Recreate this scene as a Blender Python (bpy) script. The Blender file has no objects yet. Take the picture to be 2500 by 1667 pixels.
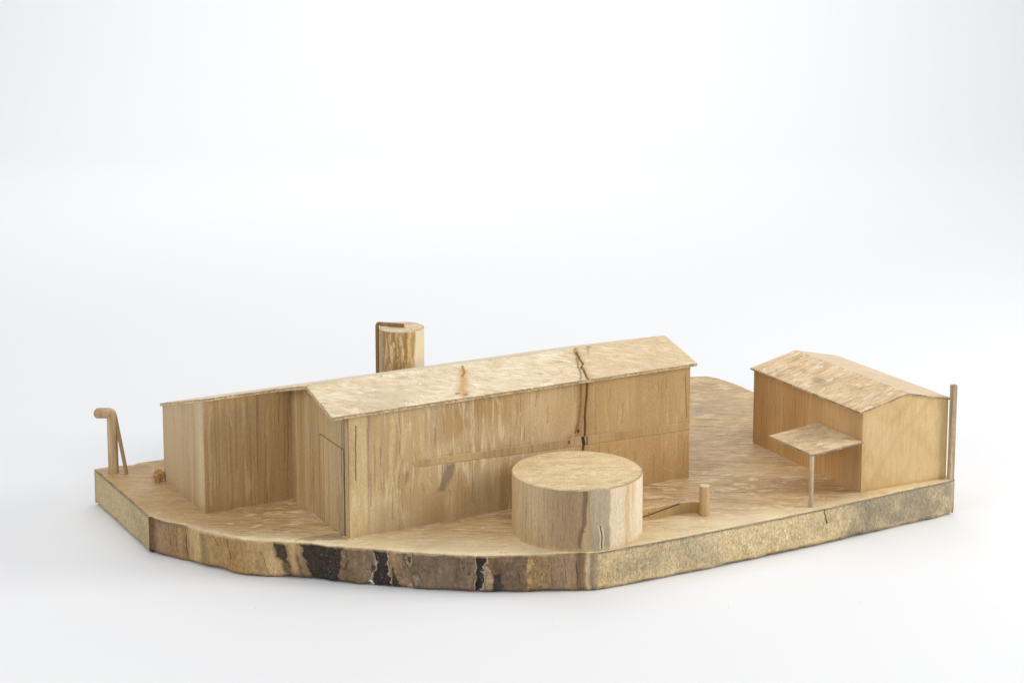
import bpy, math, random
import numpy as np

# ------------------------------------------------------------------ camera, light, exposure
SC = 0.4                                   # one plan unit (the long house) in metres
sc = bpy.context.scene
COL = sc.collection
YAW, PITCH = 0.5116, 0.1510
CAM = np.array([-1.9399, -4.2675, 1.6468])
FPX, SH = 4867.7, -445.0

cd = bpy.data.cameras.new('camera')
cd.sensor_width = 36.0
cd.lens = FPX / 2500 * 36
cd.shift_y = SH / 2500
cd.clip_start, cd.clip_end = 0.05, 60
camo = bpy.data.objects.new('camera', cd)
camo.location = CAM * SC
camo.rotation_euler = (math.pi / 2 - PITCH, 0, -YAW)
COL.objects.link(camo)
sc.camera = camo

w = bpy.data.worlds.new('World')
sc.world = w
w.use_nodes = True
w.node_tree.nodes['Background'].inputs[0].default_value = (0.97, 0.985, 1.0, 1)
w.node_tree.nodes['Background'].inputs[1].default_value = 0.22

sc.view_settings.view_transform = 'Standard'
sc.view_settings.look = 'None'
sc.view_settings.exposure = 0.0
sc.view_settings.gamma = 1
sc.view_settings.use_curve_mapping = False


def area(name, loc, target, sx, sy, power, color=(1, 1, 1)):
    l = bpy.data.lights.new(name, 'AREA')
    l.shape = 'RECTANGLE'
    l.size, l.size_y, l.energy, l.color = sx, sy, power, color
    o = bpy.data.objects.new(name, l)
    from mathutils import Vector
    d = Vector(target) - Vector(loc)
    o.location = loc
    o.rotation_euler = d.to_track_quat('-Z', 'Y').to_euler()
    COL.objects.link(o)


area('overhead_softbox', (0.42, 0.50, 2.40), (0.40, 0.50, 0), 3.2, 3.4, 41.5, (1, 0.99, 0.98))
area('key_softbox', (1.95, -1.00, 0.95), (0.30, 0.05, 0.05), 0.75, 0.85, 28.0, (1, 0.99, 0.97))
area('left_softbox', (-2.10, -0.35, 1.15), (0.0, 0.1, 0.05), 1.3, 1.1, 21.0, (0.98, 0.99, 1))
area('front_softbox', (-0.55, -2.35, 1.05), (0.25, 0.0, 0.05), 1.2, 0.8, 15.0, (1, 0.995, 0.985))
area('backdrop_softbox', (1.20, 1.95, 2.2), (1.38, 2.58, 1.42), 3.2, 0.7, 42.0, (0.985, 0.99, 1))

# ------------------------------------------------------------------ photogrammetry helpers (plan units)
FW = np.array([math.sin(YAW) * math.cos(PITCH), math.cos(YAW) * math.cos(PITCH), -math.sin(PITCH)])
RT = np.array([math.cos(YAW), -math.sin(YAW), 0.0])
UP = np.cross(RT, FW)


def survey(px, py, plane, off):
    """where the sight line of a photo pixel meets the plane  plane . p = off"""
    d = FW * FPX + RT * (px - 1250) - UP * (py - 833.5 - SH)
    n = np.asarray(plane, float)
    return CAM + d * ((off - n @ CAM) / (n @ d))


# ------------------------------------------------------------------ vectorised noise
def _h(ix, iy, s):
    v = (ix.astype(np.int64) * 374761393 + iy.astype(np.int64) * 668265263 + s * 974634777) & 0xffffffff
    v = ((v ^ (v >> 13)) * 1274126177) & 0xffffffff
    return ((v ^ (v >> 16)) & 0xffff) / 65535.0


def vn(x, y, s=0):
    x = np.asarray(x, float); y = np.asarray(y, float)
    ix, iy = np.floor(x), np.floor(y)
    fx, fy = x - ix, y - iy
    fx = fx * fx * fx * (fx * (fx * 6 - 15) + 10)
    fy = fy * fy * fy * (fy * (fy * 6 - 15) + 10)
    a, b = _h(ix, iy, s), _h(ix + 1, iy, s)
    c, d = _h(ix, iy + 1, s), _h(ix + 1, iy + 1, s)
    return (a + (b - a) * fx) * (1 - fy) + (c + (d - c) * fx) * fy


def fbm(x, y, s=0, o=4):
    """-1..1"""
    t, a, n = 0, 1.0, 0
    for i in range(o):
        t = t + a * (vn(x * 2 ** i, y * 2 ** i, s + 17 * i) * 2 - 1)
        n += a
        a *= 0.55
    return t / n


def sstep(a, b, x):
    t = np.clip((x - a) / (b - a), 0, 1)
    return t * t * (3 - 2 * t)


def poly_sd(x, y, pts):
    """signed distance to polygon, negative inside"""
    pts = np.asarray(pts, float)
    d = np.full(np.shape(x), 1e18)
    ins = np.zeros(np.shape(x), bool)
    n = len(pts)
    for i in range(n):
        ax, ay = pts[i]; bx, by = pts[(i + 1) % n]
        ex, ey = bx - ax, by - ay
        t = np.clip(((x - ax) * ex + (y - ay) * ey) / (ex * ex + ey * ey + 1e-20), 0, 1)
        d = np.minimum(d, (x - ax - t * ex) ** 2 + (y - ay - t * ey) ** 2)
        c = (ay > y) != (by > y)
        with np.errstate(divide='ignore', invalid='ignore'):
            xx = (bx - ax) * (y - ay) / (by - ay + 1e-20) + ax
        ins ^= c & (x < xx)
    d = np.sqrt(d)
    return np.where(ins, -d, d)


def line_d(x, y, pts):
    pts = np.asarray(pts, float)
    d = np.full(np.shape(x), 1e18)
    for i in range(len(pts) - 1):
        ax, ay = pts[i]; bx, by = pts[i + 1]
        ex, ey = bx - ax, by - ay
        t = np.clip(((x - ax) * ex + (y - ay) * ey) / (ex * ex + ey * ey + 1e-20), 0, 1)
        d = np.minimum(d, (x - ax - t * ex) ** 2 + (y - ay - t * ey) ** 2)
    return np.sqrt(d)


class Paint:
    """dirt, stains, cracks of one grid: rgba mark, displacement and a torn-fibre amount"""
    def __init__(self, shape):
        self.c = np.zeros(shape + (3,)); self.a = np.zeros(shape)
        self.d = np.zeros(shape); self.t = np.zeros(shape)

    def over(self, rgb, m):
        m = np.clip(m, 0, 1)
        na = m + self.a * (1 - m)
        k = np.where(na > 1e-6, m / np.maximum(na, 1e-6), 0)[..., None]
        self.c = self.c * (1 - k) + np.asarray(rgb, float) * k
        self.a = na

    def crack(self, x, y, pts, width, rgb=(0.06, 0.035, 0.015), depth=0.002, m=1.0, wob=0.0, seed=3, freq=40):
        if wob:
            x = x + wob * fbm(y * freq, x * 3, seed, 3)
        d = line_d(x, y, pts)
        k = 1 - sstep(width * 0.4, width, d)
        self.over(rgb, k * m)
        self.d -= k * depth


# ------------------------------------------------------------------ mesh building
class Build:
    def __init__(self):
        self.v, self.f, self.c, self.t, self.n = [], [], [], [], 0

    def grid(self, P, paint=None, flip=False, wrap=False, normal=None):
        nu, nv = P.shape[:2]
        P = P.copy()
        if paint is not None and np.any(paint.d):
            if normal is None:
                du = np.gradient(P, axis=0); dv = np.gradient(P, axis=1)
                N = np.cross(du, dv)
                N /= np.linalg.norm(N, axis=-1, keepdims=True) + 1e-12
                if flip: N = -N
            else:
                N = np.broadcast_to(np.asarray(normal, float), P.shape)
            P = P + N * paint.d[..., None]
        idx = np.arange(nu * nv).reshape(nu, nv) + self.n
        a, b, c, d = idx[:-1, :-1], idx[1:, :-1], idx[1:, 1:], idx[:-1, 1:]
        if wrap:
            a = idx; b = np.roll(idx, -1, 0)
            a, d, b, c = a[:, :-1], a[:, 1:], b[:, :-1], b[:, 1:]
        q = np.stack([a, b, c, d], -1).reshape(-1, 4)
        if flip: q = q[:, ::-1]
        self.v.append(P.reshape(-1, 3)); self.f.append(q)
        col = np.zeros((nu * nv, 4)); tt = np.zeros(nu * nv)
        if paint is not None:
            col[:, :3] = paint.c.reshape(-1, 3); col[:, 3] = paint.a.ravel(); tt = paint.t.ravel()
        self.c.append(col); self.t.append(tt)
        self.n += nu * nv

    def quad(self, p00, p10, p11, p01, nu=2, nv=2, paint=None, flip=False):
        u = np.linspace(0, 1, nu)[:, None, None]; v = np.linspace(0, 1, nv)[None, :, None]
        p00, p10, p11, p01 = (np.asarray(p, float) for p in (p00, p10, p11, p01))
        P = (p00 * (1 - u) + p10 * u) * (1 - v) + (p01 * (1 - u) + p11 * u) * v
        self.grid(P, paint, flip)

    def build(self, name, mat, parent=None, origin=(0, 0, 0), smooth=True):
        V = (np.concatenate(self.v) - np.asarray(origin, float)) * SC
        F = np.concatenate(self.f).astype(np.int32)
        me = bpy.data.meshes.new(name)
        me.vertices.add(len(V)); me.vertices.foreach_set('co', V.astype(np.float32).ravel())
        me.loops.add(F.size); me.loops.foreach_set('vertex_index', F.ravel())
        me.polygons.add(len(F))
        me.polygons.foreach_set('loop_start', np.arange(0, F.size, 4, dtype=np.int32))
        me.polygons.foreach_set('use_smooth', np.full(len(F), smooth))
        me.update(calc_edges=True)
        ca = me.color_attributes.new('mark', 'FLOAT_COLOR', 'POINT')
        ca.data.foreach_set('color', np.concatenate(self.c).astype(np.float32).ravel())
        fa = me.attributes.new('torn', 'FLOAT', 'POINT')
        fa.data.foreach_set('value', np.concatenate(self.t).astype(np.float32))
        me.validate()
        o = bpy.data.objects.new(name, me)
        COL.objects.link(o)
        me.materials.append(mat)
        if parent is not None:
            o.parent = parent
        else:
            o.location = np.asarray(origin) * SC
        return o


def thing(name, label, cat, loc=(0, 0, 0), rz=0.0):
    o = bpy.data.objects.new(name, None)
    o.empty_display_size = 0.02
    o.location = np.asarray(loc, float) * SC
    o.rotation_euler = (0, 0, rz)
    o['label'] = label; o['category'] = cat
    COL.objects.link(o)
    return o


# ------------------------------------------------------------------ materials
class NT:
    def __init__(self, name):
        self.m = bpy.data.materials.new(name)
        self.m.use_nodes = True
        self.t = self.m.node_tree
        self.t.nodes.clear()
        self.out = self.n('ShaderNodeOutputMaterial')
        self.b = self.n('ShaderNodeBsdfPrincipled')
        self.l(self.b.outputs[0], self.out.inputs[0])

    def n(self, kind, **kw):
        o = self.t.nodes.new(kind)
        for k, v in kw.items(): setattr(o, k, v)
        return o

    def l(self, a, b): self.t.links.new(a, b)

    def sock(self, inp, v):
        if hasattr(v, 'links') or hasattr(v, 'is_linked'): self.l(v, inp)
        else: inp.default_value = v

    def noise(self, vec, scale, loc=(0, 0, 0), detail=4, rough=0.55, dist=0.0):
        mp = self.n('ShaderNodeMapping')
        self.l(vec, mp.inputs[0])
        mp.inputs['Scale'].default_value = tuple(s / SC for s in scale)
        mp.inputs['Location'].default_value = loc
        no = self.n('ShaderNodeTexNoise')
        self.l(mp.outputs[0], no.inputs['Vector'])
        no.inputs['Scale'].default_value = 1
        no.inputs['Detail'].default_value = detail
        no.inputs['Roughness'].default_value = rough
        no.inputs['Distortion'].default_value = dist
        return no.outputs['Fac']

    def ramp(self, fac, stops, interp='LINEAR'):
        r = self.n('ShaderNodeValToRGB')
        r.color_ramp.interpolation = interp
        e = r.color_ramp.elements
        for i, (p, c) in enumerate(stops):
            el = e[i] if i < 2 else e.new(p)
            el.position = p
            el.color = (c[0], c[1], c[2], 1) if hasattr(c, '__len__') else (c, c, c, 1)
        self.l(fac, r.inputs[0])
        return r.outputs[0]

    def mix(self, a, b, fac, mode='MIX'):
        x = self.n('ShaderNodeMix', data_type='RGBA', blend_type=mode)
        x.clamp_factor = True
        self.sock(x.inputs[0], fac)
        for i, v in ((6, a), (7, b)):
            if hasattr(v, 'is_linked'): self.l(v, x.inputs[i])
            else: x.inputs[i].default_value = (v[0], v[1], v[2], 1)
        return x.outputs[2]

    def math(self, op, a, b=0.0, clamp=False):
        x = self.n('ShaderNodeMath', operation=op, use_clamp=clamp)
        self.sock(x.inputs[0], a); self.sock(x.inputs[1], b)
        return x.outputs[0]


def wood(name, broad, colors, fine, flake=None, pale=(0.72, 0.58, 0.36), flake_lo=0.56, flake_hi=0.62,
         flake_amt=0.6, flake_base=0.3, fuzz=(160, 160, 160), fuzz_amt=0.16, fine_amt=0.22, rough=0.62, spec=0.25,
         bump=0.4, seed=0.0, gouge=None, gouge_col=(0.36, 0.24, 0.11), gouge_amt=0.7, gouge_rng=(0.58, 0.66),
         mottle=(0.80, 1.12), grey=None, grey_col=(0.22, 0.2, 0.15), grey_amt=0.6, grey_rng=(0.55, 0.7), tint=(0.98, 0.95, 0.955), rotz=0.0):
    fuzz = tuple(q * 2.3 for q in fuzz)
    fuzz_amt *= 0.6
    bump *= 0.55
    fine_amt *= 0.75
    m_ = [sum(c[i] for c in colors) / 4 for i in range(3)]
    colors = [tuple(m_[i] + 0.72 * (c[i] - m_[i]) for i in range(3)) for c in colors]
    k = NT(name)
    tc = k.n('ShaderNodeTexCoord').outputs['Object']
    if rotz:
        mr = k.n('ShaderNodeMapping'); k.l(tc, mr.inputs[0])
        mr.inputs['Rotation'].default_value = (0, 0, rotz)
        tc = mr.outputs[0]
    at = k.n('ShaderNodeAttribute', attribute_name='mark')
    to = k.n('ShaderNodeAttribute', attribute_name='torn')
    L = (seed, seed * 1.7, -seed)
    nb = k.noise(tc, broad, L, 4, 0.55, 0.6)
    base = k.ramp(nb, [(0.30, colors[0]), (0.45, colors[1]), (0.56, colors[2]), (0.70, colors[3])])
    # very broad warm/cool drift so that no face reads as one flat colour
    nd = k.noise(tc, (3.1, 3.1, 2.2), (seed + 5, 2, 1), 2)
    base = k.mix(base, k.ramp(nd, [(0.3, (0.86, 0.80, 0.72)), (0.5, (1, 1, 1)), (0.7, (1.07, 1.08, 1.10))]), 0.9, 'MULTIPLY')
    h = k.math('MULTIPLY', nb, 0.5)
    if gouge:
        ng = k.noise(tc, gouge, (seed + 9, 3, 7), 2, 0.5, 0.9)
        g = k.ramp(ng, [(gouge_rng[0], 0), (gouge_rng[1], 1)])
        base = k.mix(base, gouge_col, k.math('MULTIPLY', g, gouge_amt))
        rim = k.ramp(ng, [(gouge_rng[0] - 0.05, 0), (gouge_rng[0] - 0.01, 1), (gouge_rng[0] + 0.02, 0)])
        base = k.mix(base, pale, k.math('MULTIPLY', rim, 0.28))
        h = k.math('SUBTRACT', h, k.math('MULTIPLY', g, 0.8))
    if flake:
        nf = k.noise(tc, flake, (seed + 2, seed, 4), 5, 0.62, 0.9)
        fl = k.ramp(nf, [(flake_lo, 0), (flake_hi, 1)])
        nr = k.noise(tc, (4.3, 4.3, 4.3), (seed, 8, 1), 2)
        reg = k.math('ADD', k.math('MULTIPLY', k.ramp(nr, [(0.42, 0), (0.6, 1)]), 1 - flake_base), flake_base)
        reg = k.math('ADD', reg, to.outputs['Fac'], True)
        fm = k.math('MULTIPLY', k.math('MULTIPLY', fl, reg), flake_amt)
        base = k.mix(base, pale, fm)
        h = k.math('ADD', h, k.math('MULTIPLY', fm, 0.8))
    if grey:
        ny = k.noise(tc, grey, (seed - 3, 6, 2), 5, 0.6, 0.4)
        base = k.mix(base, grey_col, k.math('MULTIPLY', k.ramp(ny, [(grey_rng[0], 0), (grey_rng[1], 1)]), grey_amt))
    nl = k.noise(tc, fine, (1, seed, 2), 4, 0.6, 0.2)
    base = k.mix(base, k.ramp(nl, [(0.28, 1 - fine_amt * 1.5), (0.5, 1.0), (0.7, 1 + fine_amt * 0.6)]), 1.0, 'MULTIPLY')
    nz = k.noise(tc, fuzz, (seed, 1, 1), 3, 0.7)
    base = k.mix(base, k.ramp(nz, [(0.3, 1 - fuzz_amt * 1.6), (0.5, 1.0), (0.7, 1 + fuzz_amt)]), 1.0, 'MULTIPLY')
    base = k.mix(base, tint, 1.0, 'MULTIPLY')
    # marks keep the fuzz of the surface
    mk = k.mix(at.outputs['Color'], k.ramp(nz, [(0.3, 0.82), (0.5, 1.0), (0.7, 1.18)]), 1.0, 'MULTIPLY')
    mk = k.mix(mk, (0.98, 0.95, 0.91), 1.0, 'MULTIPLY')
    base = k.mix(base, mk, at.outputs['Alpha'])
    k.l(base, k.b.inputs['Base Color'])
    k.b.inputs['Roughness'].default_value = rough
    k.b.inputs['Specular IOR Level'].default_value = spec
    h = k.math('ADD', h, k.math('ADD', k.math('MULTIPLY', nl, 0.5), k.math('MULTIPLY', nz, 0.35)))
    bp = k.n('ShaderNodeBump')
    bp.inputs['Strength'].default_value = bump
    bp.inputs['Distance'].default_value = 0.0016
    k.l(h, bp.inputs['Height'])
    k.l(bp.outputs[0], k.b.inputs['Normal'])
    return k.m


D, Mc, Lc, Pc = (0.36, 0.225, 0.095), (0.47, 0.315, 0.140), (0.53, 0.37, 0.175), (0.60, 0.44, 0.23)
M_barn = wood('barn_wall_wood', (8, 8, 1.4), ((.45, .305, .145), (.51, .355, .175), (.55, .39, .20), (.61, .455, .25)), (120, 120, 3.2), flake=(88, 88, 8.5), pale=(0.74, 0.60, 0.37),
              flake_base=0.10, flake_amt=0.8, flake_lo=0.53, flake_hi=0.62, seed=1.3, fuzz=(150, 150, 60), fine_amt=0.16, bump=0.5)
M_wing = wood('wing_wall_wood', (10, 10, 0.8), ((0.34, 0.215, 0.095), (0.40, 0.265, 0.12), (0.44, 0.30, 0.14), (0.50, 0.355, 0.18)),
              (150, 150, 2.6), flake=(40, 40, 4.5), pale=(0.58, 0.45, 0.25), flake_base=0.15, flake_amt=0.45, seed=4.1, fuzz=(170, 170, 50), fine_amt=0.3)
M_gable = wood('gable_wood', (16, 16, 0.7), ((0.36, 0.235, 0.11), (0.46, 0.32, 0.155), (0.52, 0.375, 0.195), (0.61, 0.46, 0.26)),
               (150, 150, 2.0), flake=(60, 60, 2.4), pale=(0.66, 0.52, 0.31), flake_base=0.3, flake_amt=0.55, seed=6.4, fuzz=(170, 170, 60), fine_amt=0.3)
A29 = YAW
M_roof = wood('barn_roof_wood', (9, 26, 26), ((0.52, 0.385, 0.205), (0.62, 0.48, 0.285), (0.68, 0.55, 0.36), (0.76, 0.65, 0.47)),
              (30, 150, 150), flake=(21, 66, 66), pale=(0.86, 0.785, 0.63), flake_base=0.55, flake_amt=0.68, flake_lo=0.49, flake_hi=0.58,
              gouge=(20, 56, 56), gouge_col=(0.50, 0.345, 0.165), gouge_amt=0.5, gouge_rng=(0.60, 0.65), seed=2.2, fuzz_amt=0.16, bump=0.8,
              rotz=A29, tint=(1.07, 1.06, 1.035), fine_amt=0.34)
M_top = wood('carved_ground_wood', (4, 16, 16), ((0.40, 0.265, 0.13), (0.50, 0.35, 0.19), (0.56, 0.41, 0.24), (0.64, 0.495, 0.32)),
             (14, 120, 120), flake=(20, 56, 56), pale=(0.76, 0.65, 0.50), flake_base=0.5, flake_amt=0.85, flake_lo=0.52, flake_hi=0.62,
             gouge=(11, 34, 34), gouge_col=(0.37, 0.235, 0.105), gouge_amt=0.58, gouge_rng=(0.58, 0.64), seed=3.7, rough=0.5, spec=0.35,
             fuzz_amt=0.16, bump=0.8, rotz=A29, fine_amt=0.34, tint=(1.04, .975, .83))
M_sawn = wood('rough_sawn_wood', (8, 8, 8), ((0.56, 0.45, 0.235), (0.64, 0.525, 0.29), (0.68, 0.565, 0.32), (0.72, 0.61, 0.37)),
              (110, 110, 45), flake=(100, 100, 50), pale=(0.80, 0.69, 0.44), flake_base=0.6, flake_amt=0.65, flake_lo=0.5, flake_hi=0.60,
              seed=8.0, fuzz=(95, 95, 60), fuzz_amt=0.40, bump=1.4, rough=0.85, spec=0.1,
              grey=(5.5, 5.5, 9), grey_col=(0.26, 0.235, 0.18), grey_amt=0.42, grey_rng=(0.50, 0.68), tint=(1.05, .99, 1.0))
M_bark = wood('bark_wood', (30, 30, 8), ((0.2, 0.14, 0.08), (0.28, 0.2, 0.12), (0.33, 0.24, 0.15), (0.40, 0.3, 0.19)),
              (70, 70, 6), seed=5.5, fuzz=(95, 95, 50), fuzz_amt=0.5, bump=1.5, rough=0.7, spec=0.25)
M_tank = wood('tank_side_wood', (22, 22, 0.9), ((0.37, 0.26, 0.14), (0.44, 0.32, 0.175), (0.48, 0.355, 0.2), (0.55, 0.42, 0.25)),
              (130, 130, 4), flake=(70, 70, 4), pale=(0.70, 0.56, 0.35), flake_base=0.2, flake_amt=0.3, seed=7.1, fuzz=(150, 150, 40), fine_amt=0.32)
M_end = wood('tank_top_wood', (5, 34, 34), ((0.54, 0.405, 0.215), (0.63, 0.485, 0.275), (0.67, 0.53, 0.315), (0.74, 0.61, 0.39)),
             (24, 130, 130), flake=(40, 110, 110), pale=(0.82, 0.72, 0.50), flake_base=0.5, flake_amt=0.75, flake_lo=0.5, flake_hi=0.58,
             seed=9.4, fuzz=(110, 110, 110), fuzz_amt=0.22, bump=0.9, rough=0.8, spec=0.12, rotz=A29, tint=(1.05, 1.0, .96))
M_silo = wood('silo_side_wood', (22, 22, 1.2), ((0.31, 0.19, 0.07), (0.38, 0.245, 0.095), (0.43, 0.285, 0.12), (0.50, 0.35, 0.16)),
              (85, 85, 3), flake=(120, 120, 20), pale=(0.72, 0.57, 0.33), flake_base=0.7, flake_amt=0.85, flake_lo=0.53, flake_hi=0.56, seed=3.1)
M_house = wood('house_wall_wood', (13, 13, 1.2), ((0.47, 0.275, 0.105), (0.56, 0.35, 0.145), (0.62, 0.405, 0.18), (0.68, 0.47, 0.235)),
               (130, 130, 6), seed=6.9, fuzz=(150, 150, 150), fuzz_amt=0.16, fine_amt=0.24, bump=0.4)
M_hgable = wood('house_gable_wood', (7, 7, 3.2), ((0.54, 0.37, 0.165), (0.62, 0.45, 0.215), (0.66, 0.49, 0.25), (0.70, 0.54, 0.30)),
                (90, 90, 18), seed=2.9, fuzz=(140, 140, 140), fuzz_amt=0.2, fine_amt=0.16, bump=0.4, tint=(1, .965, .95))
M_hroof = wood('house_roof_wood', (9, 22, 12), ((0.44, 0.305, 0.16), (0.54, 0.40, 0.235), (0.60, 0.46, 0.29), (0.68, 0.55, 0.38)),
               (26, 130, 60), flake=(22, 62, 30), pale=(0.80, 0.70, 0.54), flake_base=0.5, flake_amt=0.62, flake_lo=0.52, flake_hi=0.60,
               gouge=(15, 36, 20), gouge_col=(0.40, 0.26, 0.12), gouge_amt=0.5, gouge_rng=(0.57, 0.64), seed=1.9, fuzz_amt=0.16, bump=0.8,
               tint=(1.22, 1.175, 1.11), fine_amt=0.3)
M_canopy = wood('canopy_wood', (9, 22, 22), ((0.40, 0.29, 0.165), (0.47, 0.35, 0.21), (0.52, 0.395, 0.25), (0.58, 0.46, 0.31)),
                (26, 130, 60), flake=(20, 66, 66), pale=(0.68, 0.57, 0.42), flake_base=0.5, flake_amt=0.7, flake_lo=0.52, flake_hi=0.56,
                seed=3.9, fuzz_amt=0.16, bump=0.6, tint=(1.22, 1.175, 1.11), fine_amt=0.3)
M_peg = wood('peg_wood', (40, 40, 2), ((0.40, 0.26, 0.11), (0.49, 0.335, 0.16), (0.55, 0.39, 0.20), (0.62, 0.46, 0.25)), (140, 140, 6), seed=0.7)
M_pipe = wood('pipe_wood', (50, 50, 3), ((0.36, 0.235, 0.115), (0.45, 0.315, 0.165), (0.5, 0.365, 0.2), (0.58, 0.44, 0.27)), (140, 140, 8), seed=5.1, fine_amt=0.3)
M_strip = wood('inlaid_strip_wood', (9, 9, 3), ((0.45, 0.305, 0.14), (0.50, 0.345, 0.165), (0.53, 0.375, 0.185), (0.58, 0.425, 0.22)), (120, 120, 4), seed=9.9)
M_dark = wood('weathered_strip_wood', (50, 50, 4), ((0.22, 0.14, 0.06), (0.28, 0.18, 0.08), (0.34, 0.23, 0.11), (0.42, 0.29, 0.15)), (120, 120, 12), seed=1.1)
M_post = wood('weathered_post_wood', (40, 40, 5), ((0.36, 0.28, 0.18), (0.48, 0.37, 0.23), (0.56, 0.44, 0.28), (0.62, 0.5, 0.34)),
              (110, 110, 14), seed=2.5, grey=(30, 30, 14), grey_col=(0.22, 0.19, 0.15), grey_amt=0.55, bump=1.0)
M_tuft = wood('dyed_sponge', (120, 120, 120), ((0.24, 0.11, 0.025), (0.44, 0.25, 0.07), (0.58, 0.36, 0.12), (0.7, 0.48, 0.2)), (200, 200, 200), seed=4.4)

# ------------------------------------------------------------------ setting: one seamless white sweep
kb = NT('white_paper')
tcb = kb.n('ShaderNodeTexCoord').outputs['Object']
nbk = kb.noise(tcb, (0.5, 0.5, 0.5), (1, 2, 3), 2)
kb.l(kb.ramp(nbk, [(0.3, (0.795, 0.802, 0.818)), (0.7, (0.805, 0.812, 0.826))]), kb.b.inputs['Base Color'])
kb.b.inputs['Roughness'].default_value = 0.75
kb.b.inputs['Specular IOR Level'].default_value = 0.15
ZB = -0.0985                                  # underside of the slab
prof = [(-9.0, 0.0)] + [(x, 0.0) for x in np.linspace(-6, 6.5, 12)]
R_, X0 = 3.0, 6.5
for a in np.linspace(0, math.pi / 2, 32)[1:]:
    prof.append((X0 + R_ * math.sin(a), R_ - R_ * math.cos(a)))
prof.append((X0 + R_, 14.0))
B = Build()
side = np.linspace(-12, 12, 13)
G = np.zeros((len(side), len(prof), 3))
fwd = np.array([math.sin(YAW), math.cos(YAW), 0])
for i, s in enumerate(side):
    for j, (d, z) in enumerate(prof):
        G[i, j] = np.array([0.5, 0.2, 0]) + RT * s + fwd * d + np.array([0, 0, ZB + z])
B.grid(G)
bd = B.build('studio_backdrop', kb.m)
bd['kind'] = 'structure'
bd['label'] = 'seamless white paper sweep under and behind the wooden model'

# ------------------------------------------------------------------ the carved slab
FRONT = np.array([(230.6, -0.370, 0.844), (363.3, -0.371, 0.400), (366.5, -0.366, 0.398), (370, -0.362, 0.395), (375, -0.360, 0.386),
                  (412, -0.338, 0.345), (452, -0.311, 0.298), (508, -0.279, 0.223), (595, -0.221, 0.133), (669, -0.161, 0.086),
                  (732, -0.111, 0.043), (783, -0.069, 0.008), (852, -0.020, -0.043), (911, 0.024, -0.086), (954, 0.058, -0.114),
                  (1018, 0.106, -0.157), (1107, 0.176, -0.213), (1164, 0.222, -0.246), (1170, 0.229, -0.246), (1176, 0.236, -0.254),
                  (1260, 0.303, -0.292), (1349, 0.383, -0.331), (1417, 0.443, -0.358), (1445, 0.466, -0.371), (1460, 0.481, -0.377),
                  (1544, 0.577, -0.383), (1710, 0.769, -0.389), (1841, 0.932, -0.389), (2017, 1.158, -0.386), (2157, 1.358, -0.376),
                  (2316, 1.582, -0.368), (2330, 1.609, -0.364)])
SEG = np.concatenate([[0], np.cumsum(np.hypot(np.diff(FRONT[:, 1]), np.diff(FRONT[:, 2])))])
I_L, I_B = 1, 24                              # left face 0..1, bark 1..24, sawn face 24..end


def rim(s):
    """top edge point at arc length s, with the small irregularity of a hand cut rim"""
    x = np.interp(s, SEG, FRONT[:, 1]); y = np.interp(s, SEG, FRONT[:, 2])
    k = sstep(SEG[I_L] + .03, SEG[I_L] + .10, s) * (1 - sstep(SEG[I_B] - .16, SEG[I_B] - .08, s))
    x = x + k * 0.0055 * fbm(s * 15, s * 0 + 4.3, 91, 4); y = y + k * 0.0055 * fbm(s * 15, s * 0 + 9.7, 92, 4)
    return x, y


def rimdrop(s):
    """the rim is worn: how far the top dips at the edge"""
    bark = sstep(SEG[I_L], SEG[I_L] + .05, s) * (1 - sstep(SEG[I_B] - .25, SEG[I_B] - .05, s))
    return 0.0012 + bark * (0.0035 + 0.0022 * fbm(s * 26, s * 0 + 2, 5, 4)) + 0.0012 * np.abs(fbm(s * 60, s * 0 + 7, 9, 3))


slab = thing('base_slab', 'thick carved wooden slab with bark covered front carrying all the small buildings', 'wooden base',
             (0.6, 0.2, ZB))
SO = (0.6, 0.2, ZB)
BXY = np.array([(-0.370, 0.846), (-0.312, 0.846), (-0.264, 0.830), (-0.246, 0.842), (-0.176, 0.838), (0.6, 0.848), (1.45, 0.858), (1.587, 0.859),
                (1.621, 0.846), (1.645, 0.832), (1.656, 0.80), (1.664, 0.72)])
# top
B = Build()
nsx, nty = 1500, 420
# follow the front rim from the left-face corner to the right end; the left face itself is the x = xl side
tt = np.linspace(0, 1, nty) ** 1.25
S0, S1 = SEG[I_L], SEG[-1]
sfr = np.linspace(S0, S1, nsx)
fx, fy = rim(sfr)
xb = np.interp(sfr, [S0, S1], [-0.370, 1.664])
# keep the columns nearly parallel to y
xb = np.clip(-0.370 + (fx + 0.371) * (1.664 + 0.370) / (1.609 + 0.371), -0.37, 1.664)
yb = np.interp(xb, BXY[:, 0], BXY[:, 1])
P = np.zeros((nsx, nty, 3))
P[..., 0] = fx[:, None] * (1 - tt) + xb[:, None] * tt
P[..., 1] = fy[:, None] * (1 - tt) + yb[:, None] * tt
dist = np.hypot(P[..., 0] - fx[:, None], P[..., 1] - fy[:, None])
drop = rimdrop(sfr)[:, None] * np.exp(-(dist / 0.0055) ** 2)
dl = P[..., 0] + 0.3705                                        # left rim
drop += 0.0016 * np.exp(-(np.maximum(dl, 0) / 0.005) ** 2) * (P[..., 1] > 0.39)
X, Y = P[..., 0], P[..., 1]
P[..., 2] = (-drop + 0.0010 * fbm(X * 9, Y * 30, 4, 4) * sstep(0.0, 0.01, dist)
             - 0.0016 * sstep(0.15, 0.5, fbm(X * 11 + 3, Y * 26 + 1, 12, 2)))
pt = Paint(X.shape)
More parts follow.
